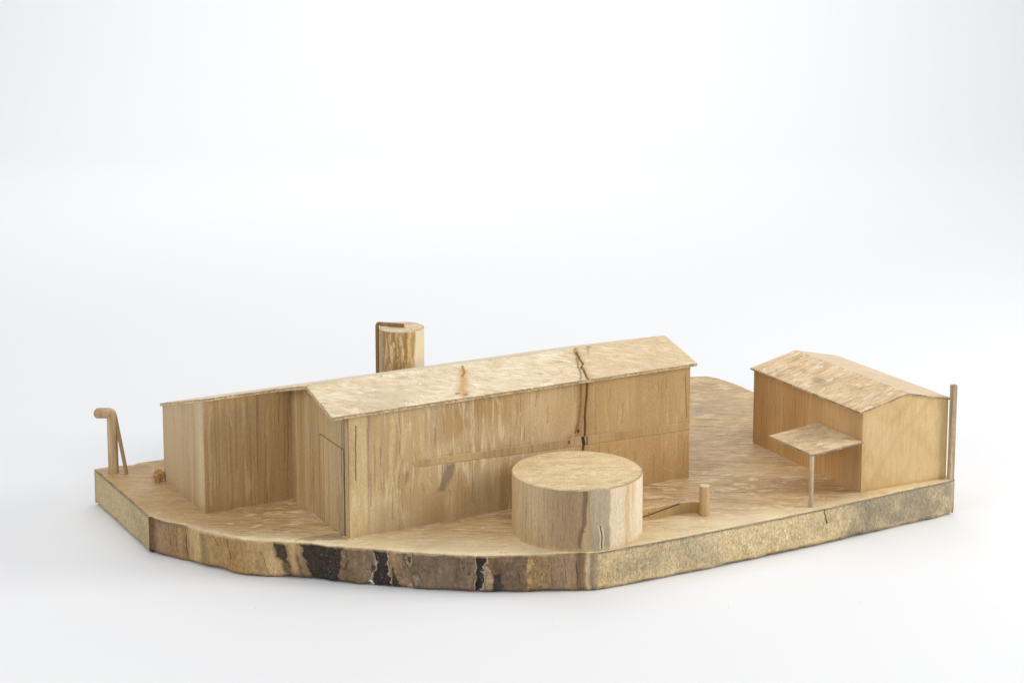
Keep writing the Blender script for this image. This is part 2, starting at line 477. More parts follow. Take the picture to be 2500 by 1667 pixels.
# paler, fresher cut along the front and round the big drum
wid = 0.05 + 0.09 * sstep(-0.2, 0.2, X) * (1 - sstep(0.75, 1.1, X))
fr = np.exp(-(dist / wid) ** 2) * (0.85 + 0.45 * fbm(X * 14, Y * 22, 3, 4))
pt.over((0.80, 0.68, 0.45), fr * 0.9)
# smoother pinkish tan at the back left and grey veins in the far right corner
lf = (1 - sstep(-0.3, 0.05, X + 0.3 * fbm(X * 4, Y * 4, 8, 2))) * sstep(0.1, 0.3, Y)
pt.over((0.47, 0.31, 0.145), lf * 0.55)
rg = np.exp(-((X - 1.42) / 0.28) ** 2 - ((Y - 0.55) / 0.25) ** 2)
vv = np.abs(fbm(X * 3.2 + Y * 2.0, Y * 9 - X * 3, 21, 3))
pt.over((0.36, 0.27, 0.19), rg * (1 - sstep(0.02, 0.22, vv)) * 0.55)
# grey inclusion by the gable corner
gi = poly_sd(X + 0.008 * fbm(X * 60, Y * 60, 2, 3), Y + 0.008 * fbm(X * 60, Y * 60, 6, 3),
             [(-0.085, 0.062), (-0.02, 0.055), (-0.004, 0.04), (-0.004, -0.005), (-0.03, 0.005), (-0.075, 0.035), (-0.12, 0.06)])
pt.over((0.33, 0.26, 0.17), (1 - sstep(-0.006, 0.004, gi)) * 0.75)
pt.over((0.26, 0.19, 0.11), (1 - sstep(0.0005, 0.002, np.abs(gi + 0.001))) * 0.6)
# cut shavings: pale flat chips between wing and gable
for cx, cy, rx, ry in ((-0.14, 0.285, .017, .010), (-0.10, 0.275, .014, .008), (-0.075, 0.262, .012, .008), (-0.06, 0.3, .01, .006), (-.21, .25, .012, .008),
                       (-0.12, 0.23, .012, .006), (-0.16, 0.2, .02, .006), (-0.05, 0.225, .012, .006)):
    e = np.hypot((X - cx + 0.003 * fbm(X * 90, Y * 90, 2, 2)) / rx, (Y - cy) / ry)
    pt.over((0.74, 0.6, 0.39), (1 - sstep(0.7, 1.05, e)) * 0.8)
# dark groove following the left rim and the sawn rim
g1 = line_d(X + 0.002 * fbm(Y * 30, X * 5, 3, 3), Y, [(-0.369, 0.84), (-0.369, 0.41)])
pt.over((0.13, 0.10, 0.06), (1 - sstep(0.0008, 0.0042, g1)) * (0.55 + 0.45 * sstep(-.2, .2, fbm(X * 30, Y * 30, 5, 2))))
rr = sstep(SEG[I_B] + .02, SEG[I_B] + .1, sfr)[:, None] * np.ones_like(X)
pt.over((0.20, 0.175, 0.13), rr * (1 - sstep(0.0015, 0.005, dist + 0.003 * fbm(X * 40, Y * 40, 5, 3))) * (0.55 + 0.4 * fbm(X * 9, Y, 2, 3)))
# tiny dark pinholes
rng = random.Random(4)
for _ in range(26):
    cx, cy = rng.uniform(-.1, 1.5), rng.uniform(-.35, .5)
    pt.over((0.12, 0.07, 0.03), (1 - sstep(0.0012, 0.003, np.hypot(X - cx, Y - cy))) * 0.8)
pt.t = 0.5 * np.exp(-(dist / 0.14) ** 2)
B.grid(P, pt)
TOPZ = lambda: None
# underside and far sides
bot = np.zeros((60, 2, 3))
xs = np.linspace(0, 1, 60)
yl = np.interp(xs * 2.03 - .37, BXY[:, 0], BXY[:, 1])
q = np.linspace(0, 1, 80)
bxs = np.interp(q, np.linspace(0, 1, len(BXY)), BXY[:, 0]); bys = np.interp(q, np.linspace(0, 1, len(BXY)), BXY[:, 1])
Gk = np.zeros((80, 6, 3))
for j, zz in enumerate(np.linspace(0, ZB + .004, 6)):
    Gk[:, j] = np.stack([bxs, bys, np.full(80, zz)], -1)
B.grid(Gk)
Gr = np.zeros((60, 6, 3))
for j, zz in enumerate(np.linspace(0, ZB + .004, 6)):
    Gr[:, j] = np.stack([np.linspace(1.664, 1.6085, 60), np.linspace(0.72, -0.3635, 60), np.full(60, zz)], -1)
B.grid(Gr)
# inset underside the block stands on
for (xa, ya), (xb2, yb2) in (((-.33, .42), (.03, -.03)), ((.03, -.03), (.49, -.34)), ((.49, -.34), (1.57, -.33)), ((1.57, -.33), (1.62, .72)), ((1.62, .72), (-.33, .80)), ((-.33, .80), (-.33, .42))):
    B.quad((xa, ya, ZB), (xb2, yb2, ZB), (xb2, yb2, ZB + .02), (xa, ya, ZB + .02))
B.quad((-.33, .42, ZB), (-.33, .80, ZB), (1.62, .72, ZB), (1.57, -.33, ZB))
B.build('carved_top', M_top, slab, SO)


def bark_strip(s0, s1, ns, nv, fn):
    s = np.linspace(s0, s1, ns); v = np.linspace(0, 1, nv)
    S, V = np.meshgrid(s, v, indexing='ij')
    x, y = rim(S)
    tx, ty = np.gradient(x[:, 0]), np.gradient(y[:, 0])
    k = 9
    ker = np.ones(k) / k
    tx = np.convolve(np.pad(tx, k // 2, mode='edge'), ker, 'valid'); ty = np.convolve(np.pad(ty, k // 2, mode='edge'), ker, 'valid')
    ln = np.hypot(tx, ty); nx, ny = ty / ln, -tx / ln          # outward
    zt = -rimdrop(S); zb = ZB + 0.003 + 0.0042 * fbm(S * 22, S * 0, 31, 4)
    P = np.stack([x, y, zt + (zb - zt) * V], -1)
    pt, off = fn(S, V)
    off = off * sstep(0, 0.06, V) - 0.006 * sstep(0.86, 1.0, V) ** 2
    P[..., 0] += nx[:, None] * off; P[..., 1] += ny[:, None] * off
    # a closed foot that runs back under the slab
    foot = P[:, -1:].copy(); foot[..., 0] -= nx[:, None] * 0.03; foot[..., 1] -= ny[:, None] * 0.03
    P = np.concatenate([P, foot], 1)
    for at in ('c', 'a', 'd', 't'):
        A = getattr(pt, at); setattr(pt, at, np.concatenate([A, A[:, -1:]], 1))
    pt.d[:] = 0
    B = Build(); B.grid(P, pt, flip=True)
    return B


def bark_fn(S, V):
    xi = np.interp(S, SEG, FRONT[:, 0])
    pt = Paint(S.shape)
    wx = xi + 5 * fbm(S * 18, V * 1.6, 3, 4) + 3 * fbm(S * 60, V * 4, 13, 3) - 6 * (V - .5)
    st = [(363, .10, .06, .035), (373, .17, .11, .06), (377, .27, .19, .125), (398, .31, .21, .125), (415, .27, .175, .095), (440, .36, .24, .12),
          (452, .33, .22, .11), (472, .50, .38, .20), (485, .46, .34, .17), (494, .24, .18, .08), (506, .36, .25, .12), (540, .40, .27, .12),
          (566, .32, .205, .09), (585, .36, .24, .105), (600, .41, .285, .14), (640, .44, .32, .17), (664, .50, .38, .22), (712, .46, .32, .17),
          (735, .42, .29, .16), (770, .2, .14, .09), (835, .24, .17, .105), (870, .30, .225, .145), (900, .31, .24, .16), (946, .36, .25, .15),
          (958, .40, .28, .16), (985, .32, .24, .17), (1030, .26, .20, .145), (1080, .29, .225, .17), (1120, .25, .19, .14), (1160, .30, .235, .175),
          (1190, .36, .25, .13), (1212, .20, .13, .08), (1235, .30, .215, .14), (1262, .25, .185, .13), (1290, .31, .22, .135), (1306, .42, .29, .14),
          (1322, .38, .265, .14), (1350, .36, .265, .17), (1385, .33, .245, .165), (1405, .31, .22, .14), (1414, .17, .115, .07), (1425, .22, .15, .09),
          (1431, .40, .30, .18), (1435, .66, .55, .37), (1441, .58, .48, .33), (1446, .30, .26, .20), (1454, .36, .31, .23), (1459, .5, .42, .25)]
    st = np.array(st)
    rgb = np.stack([np.interp(wx, st[:, 0], st[:, i]) for i in (1, 2, 3)], -1)
    streak = 1 + 0.30 * fbm(S * 90, V * 1.6, 41, 4) + 0.20 * fbm(S * 220, V * 12, 43, 3)
    rough_ = sstep(820, 850, xi) * (1 - sstep(1290, 1400, xi))
    cell = fbm(S * 60, V * 6, 47, 4)
    streak = streak * (1 + 0.35 * rough_ * cell)
    rgb = rgb * (1 - .30 * rough_)[..., None] * np.array([.98, .92, .83])
    pt.c = np.clip(rgb * streak[..., None], 0.004, 0.9); pt.a[:] = 0.94
    off = 0.0022 * fbm(S * 14, V * 2, 6, 4) + rough_ * 0.0018 * cell
    jx = wx + 6.5 * fbm(S * 60, V * 6, 53, 5); jv = V + 0.07 * fbm(S * 50, V * 5, 57, 4)

    def patch(pts, col, edge=2.2, m=1.0, dz=0.0, rimc=None):
        nonlocal off
        p = np.array(pts, float); p[:, 1] *= 93
        d = poly_sd(jx, jv * 93, p)
        k = 1 - sstep(-edge, edge * .8, d + 2.5 * fbm(S * 160, V * 16, 67, 3))
        if dz < 0 or m < 1:
            pt.over((.13, .088, .05), (1 - sstep(-2, 13, d + 5 * fbm(S * 40, V * 3, 69, 3))) * .6)
        if rimc is not None:
            pt.over(rimc, (1 - sstep(0.8, 4.0, np.abs(d))) * 0.8)
        tex = 1 + 0.6 * fbm(S * 110, V * 10, 61, 3)
        cc = np.clip(np.asarray(col)[None, None] * tex[..., None], 0.003, 1)
        kk = np.clip(k * m, 0, 1)
        pt.c = pt.c * (1 - kk[..., None]) + cc * kk[..., None]
        off = off + dz * k
    K = (0.030, 0.023, 0.017)
    patch([(666, -.1), (690, -.1), (698, .4), (708, .95), (702, 1.02), (695, .8), (686, .5), (672, .38)], (0.045, 0.033, 0.022), dz=-.001)
    patch([(690, .6), (697, .6), (722, 1.0), (705, 1.05)], (0.16, .11, .07), m=.6)
    patch([(722, .35), (730, .4), (740, 1), (733, 1)], (0.12, .08, .05), m=.7)
    patch([(731, -.1), (850, -.1), (846, .1), (832, .3), (830, .6), (826, 1.1), (758, 1.1), (752, .7), (742, .3)], K, dz=-.0012)
    patch([(833, .12), (848, .08), (852, .4), (846, .55), (838, .62), (832, .5)], (0.20, .14, .085), dz=.002, rimc=(.05, .035, .02))
    patch([(912, -.1), (945, -.1), (948, .5), (951, 1.1), (902, 1.1), (903, .85), (913, .62), (919, .4)], K, dz=-.002, rimc=(.5, .45, .38))
    patch([(905, .38), (913, .42), (912, .58), (904, .66), (900, .55)], (.06, .045, .03))
    patch([(897, .88), (904, .86), (905, .96), (898, .98)], (.62, .58, .5), dz=.001)
    patch([(962, .42), (970, .7), (976, 1.1), (951, 1.1), (957, .75)], K)
    patch([(992, -.1), (1009, -.1), (1010, .35), (1001, .52), (993, .3)], (.24, .18, .11), rimc=(.07, .05, .03), dz=.002)
    patch([(998, .16), (1004, .14), (1006, .3), (1000, .34)], (.05, .035, .02))
    patch([(985, .95), (1002, .85), (1010, 1.1), (984, 1.1)], (.40, .30, .18))
    patch([(1004, .6), (1020, .55), (1023, .8), (1010, .95)], (.24, .19, .14), rimc=(.1, .075, .05))
    patch([(1122, .05), (1134, .02), (1135, .3), (1124, .5), (1119, .3)], (.20, .14, .08), rimc=(.09, .07, .045))
    patch([(1145, .2), (1152, .2), (1150, .4), (1142, .5)], (.17, .12, .07), rimc=(.09, .07, .045))
    patch([(1169, -.1), (1188, -.1), (1187, .2), (1178, .28), (1175, .85), (1166, 1.1), (1156, 1.1), (1158, .82), (1167, .55)], (.028, .022, .018), dz=-.002, rimc=(.5, .42, .34))
    patch([(1204, .5), (1219, .48), (1222, 1.1), (1196, 1.1), (1199, .75)], (.05, .045, .045), dz=-.001)
    patch([(1206, -.1), (1217, -.1), (1220, .5), (1212, .45), (1208, .2)], (.12, .075, .04))
    patch([(1180, .3), (1192, .35), (1203, .6), (1196, .9), (1182, .95)], (.40, .29, .17))
    patch([(1292, .15), (1304, .12), (1306, .3), (1298, .45), (1286, .55), (1288, .4)], (.46, .31, .13))
    patch([(1295, .6), (1303, .62), (1300, .8), (1290, .95)], (.42, .29, .14))
    patch([(1322, .5), (1330, .55), (1323, .75), (1316, .9)], (.42, .30, .15), rimc=(.2, .14, .08))
    patch([(1224, .25), (1234, .25), (1234, .4), (1226, .42)], (.17, .12, .08), m=.8)
    # cream flecks on the burned parts
    fl = vn(S * 420, V * 38, 71)
    dk = pt.c.mean(-1) < 0.04
    pt.c = np.where((dk & (fl > 0.93))[..., None], np.array([.30, .25, .17]) * (.4 + vn(S * 90, V * 9, 5))[..., None], pt.c)
    # worm tracks of the bark
    wt = np.abs(fbm(S * 75 + 2 * fbm(S * 40, V * 5, 2, 2), V * 7, 77, 2))
    pt.c *= (1 - 0.45 * rough_ * (1 - sstep(0.01, 0.05, wt)))[..., None]
    # drying cracks
    for x0, v0, x1, v1, wd in ((452, .05, 451, 1, 2.2), (430, .1, 428, .8, 1.2), (412, .1, 410, .7, 1.0), (556, .1, 560, .62, 2.2), (553, .85, 548, 1, 2.6),
                               (590, .2, 591, 1, 1.2), (636, .3, 655, .9, 1.4), (1110, .1, 1112, .6, 1.0), (1345, .15, 1347, .9, 1.0), (1380, .1, 1378, .8, 1.0),
                               (1409, .2, 1408, 1, 1.6), (1268, .3, 1270, .8, 1.2), (525, .1, 533, .35, 1.6)):
        dd = line_d(wx, V * 93, [(x0, v0 * 93), (x1, v1 * 93)])
        k = (1 - sstep(wd * .25, wd * .62, dd)) * (.55 + .45 * sstep(-.3, .2, fbm(S * 30, V * 9, 7, 2)))
        pt.c *= (1 - 0.72 * k)[..., None]; off = off - 0.0015 * k
    # the fissure by the dark patch
    k = 1 - sstep(1.5, 5, np.abs(xi - 1171 + 3 * V)); off = off - 0.004 * k * sstep(.3, 1, V)
    # fresh pale rim where the knife broke the bark
    e = 1 - sstep(0.0, 0.09 + 0.06 * fbm(S * 40, V * 0, 83, 4), V)
    pt.over((0.60, 0.47, 0.27), e * 0.75 * sstep(376, 470, xi) * (1 - sstep(1290, 1400, xi)))
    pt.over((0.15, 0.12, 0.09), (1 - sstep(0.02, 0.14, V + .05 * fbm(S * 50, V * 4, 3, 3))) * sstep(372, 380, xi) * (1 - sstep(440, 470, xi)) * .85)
    # foot: dark crumbly underside edge, its thin shadow painted in
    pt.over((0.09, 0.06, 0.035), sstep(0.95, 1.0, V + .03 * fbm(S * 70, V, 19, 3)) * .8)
    return pt, off


def sawn_fn_factory(seed, left):
    def fn(S, V):
        pt = Paint(S.shape)
        off = 0.0016 * fbm(S * 12, V * 3, seed, 4) + 0.0009 * fbm(S * 70, V * 8, seed + 3, 3)
        n = fbm(S * 30, V * 3, seed + 9, 4)
        # soft dark line just under the rim
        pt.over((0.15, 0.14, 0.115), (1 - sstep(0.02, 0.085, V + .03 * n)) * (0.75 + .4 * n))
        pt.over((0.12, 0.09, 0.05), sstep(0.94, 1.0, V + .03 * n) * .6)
        if left:
            pt.over((0.42, 0.345, 0.20), 0.5 * np.ones_like(S))
            k = sstep(SEG[I_L] - .03, SEG[I_L] - .004, S); pt.over((.44, .36, .2), k * .4)
            k = 1 - sstep(0, .02, S + .01 * n); pt.over((.3, .25, .17), k * .5)
        else:
            xi = np.interp(S, SEG, FRONT[:, 0])
            # grey mould growing towards the right end
            m = sstep(1980, 2160, xi + 90 * n) * (1 - 0.5 * sstep(2270, 2330, xi + 60 * n)) * (0.85 + .7 * fbm(S * 10, V * 1.2, seed + 1, 4))
            pt.over((0.27, 0.24, 0.18), np.clip(m * 1.5, 0, 1) * .8)
            m = np.exp(-((xi - 1690) / 60) ** 2) * (0.35 + .6 * fbm(S * 12, V * 1.5, seed + 2, 4))
            pt.over((0.30, 0.265, 0.18), np.clip(m, 0, 1) * .6)
            # split below the canopy post
            d = line_d(xi + 4 * fbm(V * 8, S, 3, 3), V * 93, [(2015, 2), (2017, 22), (2020, 40)])
            k = 1 - sstep(.8, 2.2, d); pt.over((.12, .09, .06), k * .7); off = off - .003 * k
            # fresh splintered foot on the right
            k = sstep(.86, .93, V + .05 * n) * sstep(2150, 2180, xi) * (1 - sstep(2230, 2250, xi)); pt.over((.66, .52, .32), k * .8)
            k = sstep(.85, .93, V + .05 * n) * sstep(2285, 2310, xi); pt.over((.68, .53, .32), k * .8)
            off = off - .004 * sstep(.9, 1, V) * sstep(2300, 2330, xi)
        return pt, off
    return fn


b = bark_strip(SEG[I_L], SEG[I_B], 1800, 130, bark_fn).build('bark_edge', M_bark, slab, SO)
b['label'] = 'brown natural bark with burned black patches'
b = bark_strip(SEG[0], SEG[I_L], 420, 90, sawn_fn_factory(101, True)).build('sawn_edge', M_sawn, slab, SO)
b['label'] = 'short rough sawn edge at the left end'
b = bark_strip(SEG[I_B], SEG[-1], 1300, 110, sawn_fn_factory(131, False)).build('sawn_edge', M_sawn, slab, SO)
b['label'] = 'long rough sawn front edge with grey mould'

# ------------------------------------------------------------------ the long house
W_, D1, D2, YR = 0.2381, 0.3485, 0.6559, 0.1418
ZR, ZE, OV, XL, XR = 0.3574, 0.3149, 0.0113, 0.0466, 0.0150
SLOPE = (ZR - ZE) / (YR + OV)
TH = 0.0095
ztop = lambda y: ZR - SLOPE * np.abs(y - YR)
zund = lambda y: ztop(y) - TH
barn = thing('long_house', 'long pale wooden house with cracked gabled roof and a recessed wing', 'toy house')

def onfront(*pts): return [(lambda p: (p[0], p[2]))(survey(a, b_, (0, 1, 0), 0)) for a, b_ in pts]
def ongable(*pts): return [(lambda p: (p[1], p[2]))(survey(a, b_, (1, 0, 0), 0)) for a, b_ in pts]
def onroof(*pts):
    n = np.array([0, -SLOPE, 1.0]); off = ZR - SLOPE * YR
    return [(lambda p: (p[0], p[1]))(survey(a, b_, n, off)) for a, b_ in pts]

B = Build()
nu, nv = 1100, 340
X, V = np.meshgrid(np.linspace(0, 1, nu), np.linspace(0, 1, nv), indexing='ij')
Z = V * zund(0.0) - 0.002 * (1 - V)
P = np.stack([X, 0 * X, Z], -1)
pt = Paint(X.shape)
pt.d = 0.0010 * fbm(X * 10, Z * 4, 3, 4)
n1 = fbm(X * 30, Z * 6, 5, 4)
# area of torn pale fibres in the middle
pt.t = np.exp(-((X - 0.40) / 0.17) ** 2) * sstep(0.03, 0.2, Z) * .8 + 0.25 * sstep(.02, .2, X) * (1 - sstep(.5, .7, X))
# amber right-hand part
rgt = sstep(0.655, 0.685, X + 0.01 * n1)
pt.over((0.50, 0.325, 0.130), rgt * (0.5 + 0.16 * fbm(X * 22, Z * 2, 9, 3)))
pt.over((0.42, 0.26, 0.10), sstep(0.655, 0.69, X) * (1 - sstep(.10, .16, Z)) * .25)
pt.t *= 1 - rgt
# pale plank at the corner, edged by dark veins
pl = sstep(0.0, 0.004, X + .003 * fbm(Z * 20, X * 4, 2, 3)) * (1 - sstep(0.045, 0.052, X + .006 * fbm(Z * 14, X * 9, 4, 3)))
pt.over((0.66, 0.52, 0.28), pl * (.55 + .3 * n1))
pt.d += pl * .0008
wv = X + .006 * fbm(Z * 14, X * 9, 4, 3)
pt.over((0.28, 0.20, 0.14), (1 - sstep(0.001, 0.004, np.abs(wv - 0.054))) * (.55 + .4 * n1))
pt.crack(X, Z, onfront((868, 1040), (868, 1172)), 0.0022, (.12, .08, .04), .001, .9, .002)
pt.crack(X, Z, [(0.001, 0.0), (0.001, .31)], 0.0016, (.14, .10, .06), .0006, .8, .001)
# long wandering pale tears left of centre
for pts, wd in ((((958, 1020), (960, 1060), (955, 1140), (952, 1240), (948, 1296)), .010),
                (((992, 1040), (985, 1090), (968, 1160), (955, 1230), (962, 1300)), .010),
                (((1022, 1000), (1026, 1060), (1032, 1118)), .013), (((1196, 1060), (1200, 1100)), .007), (((1122, 1000), (1135, 1060), (1142, 1100)), .006)):
    xx = X + .006 * fbm(Z * 24, X * 20, 8, 4)
    d = line_d(xx, Z, onfront(*pts))
    k = 1 - sstep(wd * .25, wd * .8, d)
    pt.over((0.66, 0.51, 0.27), k * .6); pt.d += k * .0009
    pt.over((0.40, 0.255, 0.10), (1 - sstep(.0008, .0024, np.abs(d - wd * .30))) * .45 * sstep(-.1, .3, n1))
pt.over((0.68, 0.54, 0.28), (1 - sstep(.004, .012, line_d(X + .004 * fbm(Z * 30, X * 9, 4, 3), Z, onfront((970, 1200), (972, 1300)))) ) * .6)
pt.crack(X, Z, onfront((974, 1160), (976, 1296)), 0.0022, (.3, .21, .13), .0006, .6, .003)
for pts in (((1030, 1180), (1036, 1200), (1032, 1230)), ((1052, 1170), (1056, 1180)), ((1098, 1195), (1102, 1210))):
    pt.crack(X, Z, onfront(*pts), 0.004, (.40, .26, .1), .0008, .5, .004)
# broad soft blotches of the spalted wood
bl = fbm(X * 7 + .4 * n1, Z * 6, 81, 3)
pt.over((.70, .565, .36), sstep(.08, .45, bl) * .38 * (1 - rgt))
bl2 = fbm(X * 9 + 3, Z * 4.5 + .3 * n1, 84, 3)
pt.over((.38, .30, .20), sstep(.10, .5, bl2) * .42 * (1 - .6 * rgt))
pt.over((.42, .27, .11), sstep(.12, .5, fbm(X * 13, Z * 3, 87, 3)) * .35)
# grey blue stains
for poly, m in (([(984, 1176), (992, 1150), (998, 1156), (994, 1172), (986, 1180)], .85), ([(1085, 1136), (1114, 1130), (1106, 1165), (1090, 1196), (1070, 1200), (1080, 1170)], .8),
                ([(1090, 1105), (1104, 1095), (1102, 1112), (1092, 1116)], .5), ([(1112, 1000), (1120, 1000), (1120, 1018), (1114, 1020)], .45)):
    d = poly_sd(X + .012 * fbm(X * 40, Z * 12, 7, 4), Z + .01 * fbm(X * 30, Z * 30, 17, 3), onfront(*poly))
    pt.over((0.215, 0.185, 0.13), (1 - sstep(-.007, .006, d)) * m)
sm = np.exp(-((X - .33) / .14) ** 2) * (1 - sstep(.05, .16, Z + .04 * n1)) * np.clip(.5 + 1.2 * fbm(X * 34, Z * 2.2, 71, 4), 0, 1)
pt.over((.33, .245, .145), sm * .55)  # brown stain streaks beside the tank, partly the tank's shade painted in
# the drying split and its companion
split = onfront((1434, 928), (1433, 960), (1429, 1000), (1429, 1040), (1428, 1066), (1424, 1100), (1424, 1180))
pt.crack(X, Z, split, 0.0038, (.075, .046, .024), .008, 1.0, .002, 7, 22)
comp = onfront((1418, 936), (1418, 980), (1413, 1030), (1406, 1056))
pt.crack(X, Z, comp, 0.0050, (.16, .09, .035), .002, .85, .003, 8, 22)
pt.over((0.36, 0.215, 0.08), (np.exp(-(line_d(X, Z, split) / .014) ** 2) + np.exp(-(line_d(X, Z, comp) / .012) ** 2)) * .6)
for c, r in ((onfront((1412, 1052))[0], .006), (onfront((1389, 1076))[0], .007)):
    e = np.hypot((X - c[0]) / r, (Z - c[1]) / (r * 1.5))
    pt.over((.30, .17, .06), np.exp(-(e / 1.4) ** 2) * .8); pt.over((.06, .03, .015), (1 - sstep(.35, .7, e)))
# fine vertical checks
rng = random.Random(11)
for _ in range(60):
    x0, z0 = rng.uniform(.06, .99), rng.uniform(.02, .26)
    ln = rng.uniform(.02, .09)
    pt.crack(X, Z, [(x0, z0), (x0 + rng.uniform(-.004, .004), z0 + ln)], 0.0016, (.22, .13, .055), .0004, rng.uniform(.25, .65), .002, rng.randint(0, 99))
pt.crack(X, Z, onfront((1673, 915), (1676, 1020)), 0.0022, (.2, .12, .05), .0006, .7)
for a in ((1625, 960, 1642, 945), (1640, 1150, 1668, 1130), (1618, 1140, 1640, 1148), (1490, 1110, 1520, 1090)):   # pale scratches
    pt.crack(X, Z, onfront((a[0], a[1]), (a[2], a[3])), .0014, (.64, .47, .26), 0, .5)
bu = onfront((1006, 1129), (1018, 1124), (1300, 1084.5), (1430, 1065), (1682, 1031)); bl = onfront((1006, 1131), (1020, 1140), (1300, 1103), (1430, 1085), (1682, 1048))
bed = (Z < np.interp(X, [p[0] for p in bu], [p[1] for p in bu]) + .004) & (Z > np.interp(X, [p[0] for p in bl], [p[1] for p in bl]) - .004) & (X > bu[0][0] - .004)
pt.d = np.where(bed, np.minimum(pt.d, -.0004), pt.d)
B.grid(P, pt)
# right gable, back wall
def gable(x, y0, y1, nu, nv, flip, fn=None, zb=-0.002):
    Yg, V = np.meshgrid(np.linspace(y0, y1, nu), np.linspace(0, 1, nv), indexing='ij')
    Z = zb + (zund(Yg) - zb) * V
    pt = Paint(Yg.shape)
    if fn: fn(pt, Yg, Z)
    B.grid(np.stack([np.full_like(Yg, x), Yg, Z], -1), pt, flip)
gable(1.0, 0, D2, 120, 60, False)
B.quad((1, D2, -.002), (0, D2, -.002), (0, D2, zund(D2)), (1, D2, zund(D2)), 60, 30)
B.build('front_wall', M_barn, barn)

B = Build()
def gfn(pt, Y, Z):
    pt.d = 0.0006 * fbm(Y * 12, Z * 4, 6, 3)
    n = fbm(Y * 40, Z * 5, 15, 4)
    # pale and dark stripes of the grain
    for y0, wd, c, m in ((.312, .006, (.60, .46, .26), .7), (.255, .004, (.58, .43, .23), .5), (.215, .003, (.3, .19, .08), .45), (.20, .016, (.40, .27, .12), .4), (.075, .02, (.47, .37, .23), .6),
                         (.335, .012, (.33, .21, .10), .5), (.028, .012, (.36, .275, .18), .75), (.10, .012, (.57, .43, .24), .4)):
        pt.over(c, np.exp(-((Y - y0 - .02 * (Z - .15) * (1 if y0 > .2 else -.5) + .004 * fbm(Z * 9, Y * 10, int(y0 * 999), 3)) / wd) ** 2) * m)
    # slanting dark figure low down on the left of the door
    for a, b_ in (((.225, .02), (.20, .17)), ((.24, .01), (.215, .1)), ((.19, 0), (.215, .12))):
        pt.crack(Y, Z, [a, b_], .003, (.28, .18, .08), 0, .5, .006, 3, 20)
    for y0, z0, z1 in ((.05, .01, .12), (.042, .03, .1), (.022, .0, .3), (.035, .15, .28), (.06, .05, .09)):
        pt.crack(Y, Z, [(y0, z0), (y0, z1)], .0018, (.10, .07, .04), .0006, .8, .002)
gable(0.0, 0, D1, 420, 340, True, gfn)
B.build('gable_wall', M_gable, barn)

# wing walls
B = Build()
Xg, V = np.meshgrid(np.linspace(-W_, 0, 420), np.linspace(0, 1, 300), indexing='ij')
Zg = -.002 + (zund(D1) + .002) * V
pt = Paint(Xg.shape)
pt.d = 0.0006 * fbm(Xg * 12, Zg * 3, 16, 3)
nn = fbm(Xg * 30, Zg * 4, 19, 4)
for pts, wd, m in (([(-.225, .02), (-.222, .1), (-.226, .2), (-.22, .28)], .006, .55), ([(-.13, .22), (-.128, .27)], .008, .6), ([(-.135, .17), (-.133, .22)], .007, .4),
                   ([(-.17, .03), (-.168, .09)], .006, .45), ([(-.155, .02), (-.15, .1)], .005, .45), ([(-.11, .04), (-.105, .12)], .005, .4), ([(-.165, .22), (-.168, .25)], .004, .5)):
    k = 1 - sstep(wd * .3, wd, line_d(Xg + .005 * fbm(Zg * 18, Xg * 30, 3, 4), Zg, pts))
    pt.over((.56, .43, .24), k * m * (.7 + .5 * nn))
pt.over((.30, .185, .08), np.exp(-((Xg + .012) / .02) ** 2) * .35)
for x0, z0, z1 in ((-.012, .05, .27), (-.02, .1, .2), (-.035, .2, .28)):
    pt.crack(Xg, Zg, [(x0, z0), (x0 + .004, z1)], .0018, (.2, .125, .055), .0004, .5, .003)
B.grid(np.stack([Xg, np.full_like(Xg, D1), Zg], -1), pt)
def wfn(pt, Y, Z):
    pt.d = 0.0006 * fbm(Y * 12, Z * 4, 26, 3)
    n = fbm(Y * 40, Z * 3, 25, 4)
    pt.over((.62, .49, .31), (.55 + .28 * n) * np.ones_like(Y))  # end wall of the same wood, its brighter light painted in as a paler tone
    pt.over((.62, .49, .30), np.exp(-((Y - .375) / .018) ** 2) * (.5 + .3 * n))
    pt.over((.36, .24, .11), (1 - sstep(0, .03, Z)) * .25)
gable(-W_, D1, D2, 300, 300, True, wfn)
B.quad((0, D2, -.002), (-W_, D2, -.002), (-W_, D2, zund(D2)), (0, D2, zund(D2)), 20, 20)
o = B.build('wing_wall', M_wing, barn)
o['label'] = 'plain brown walls of the recessed wing'


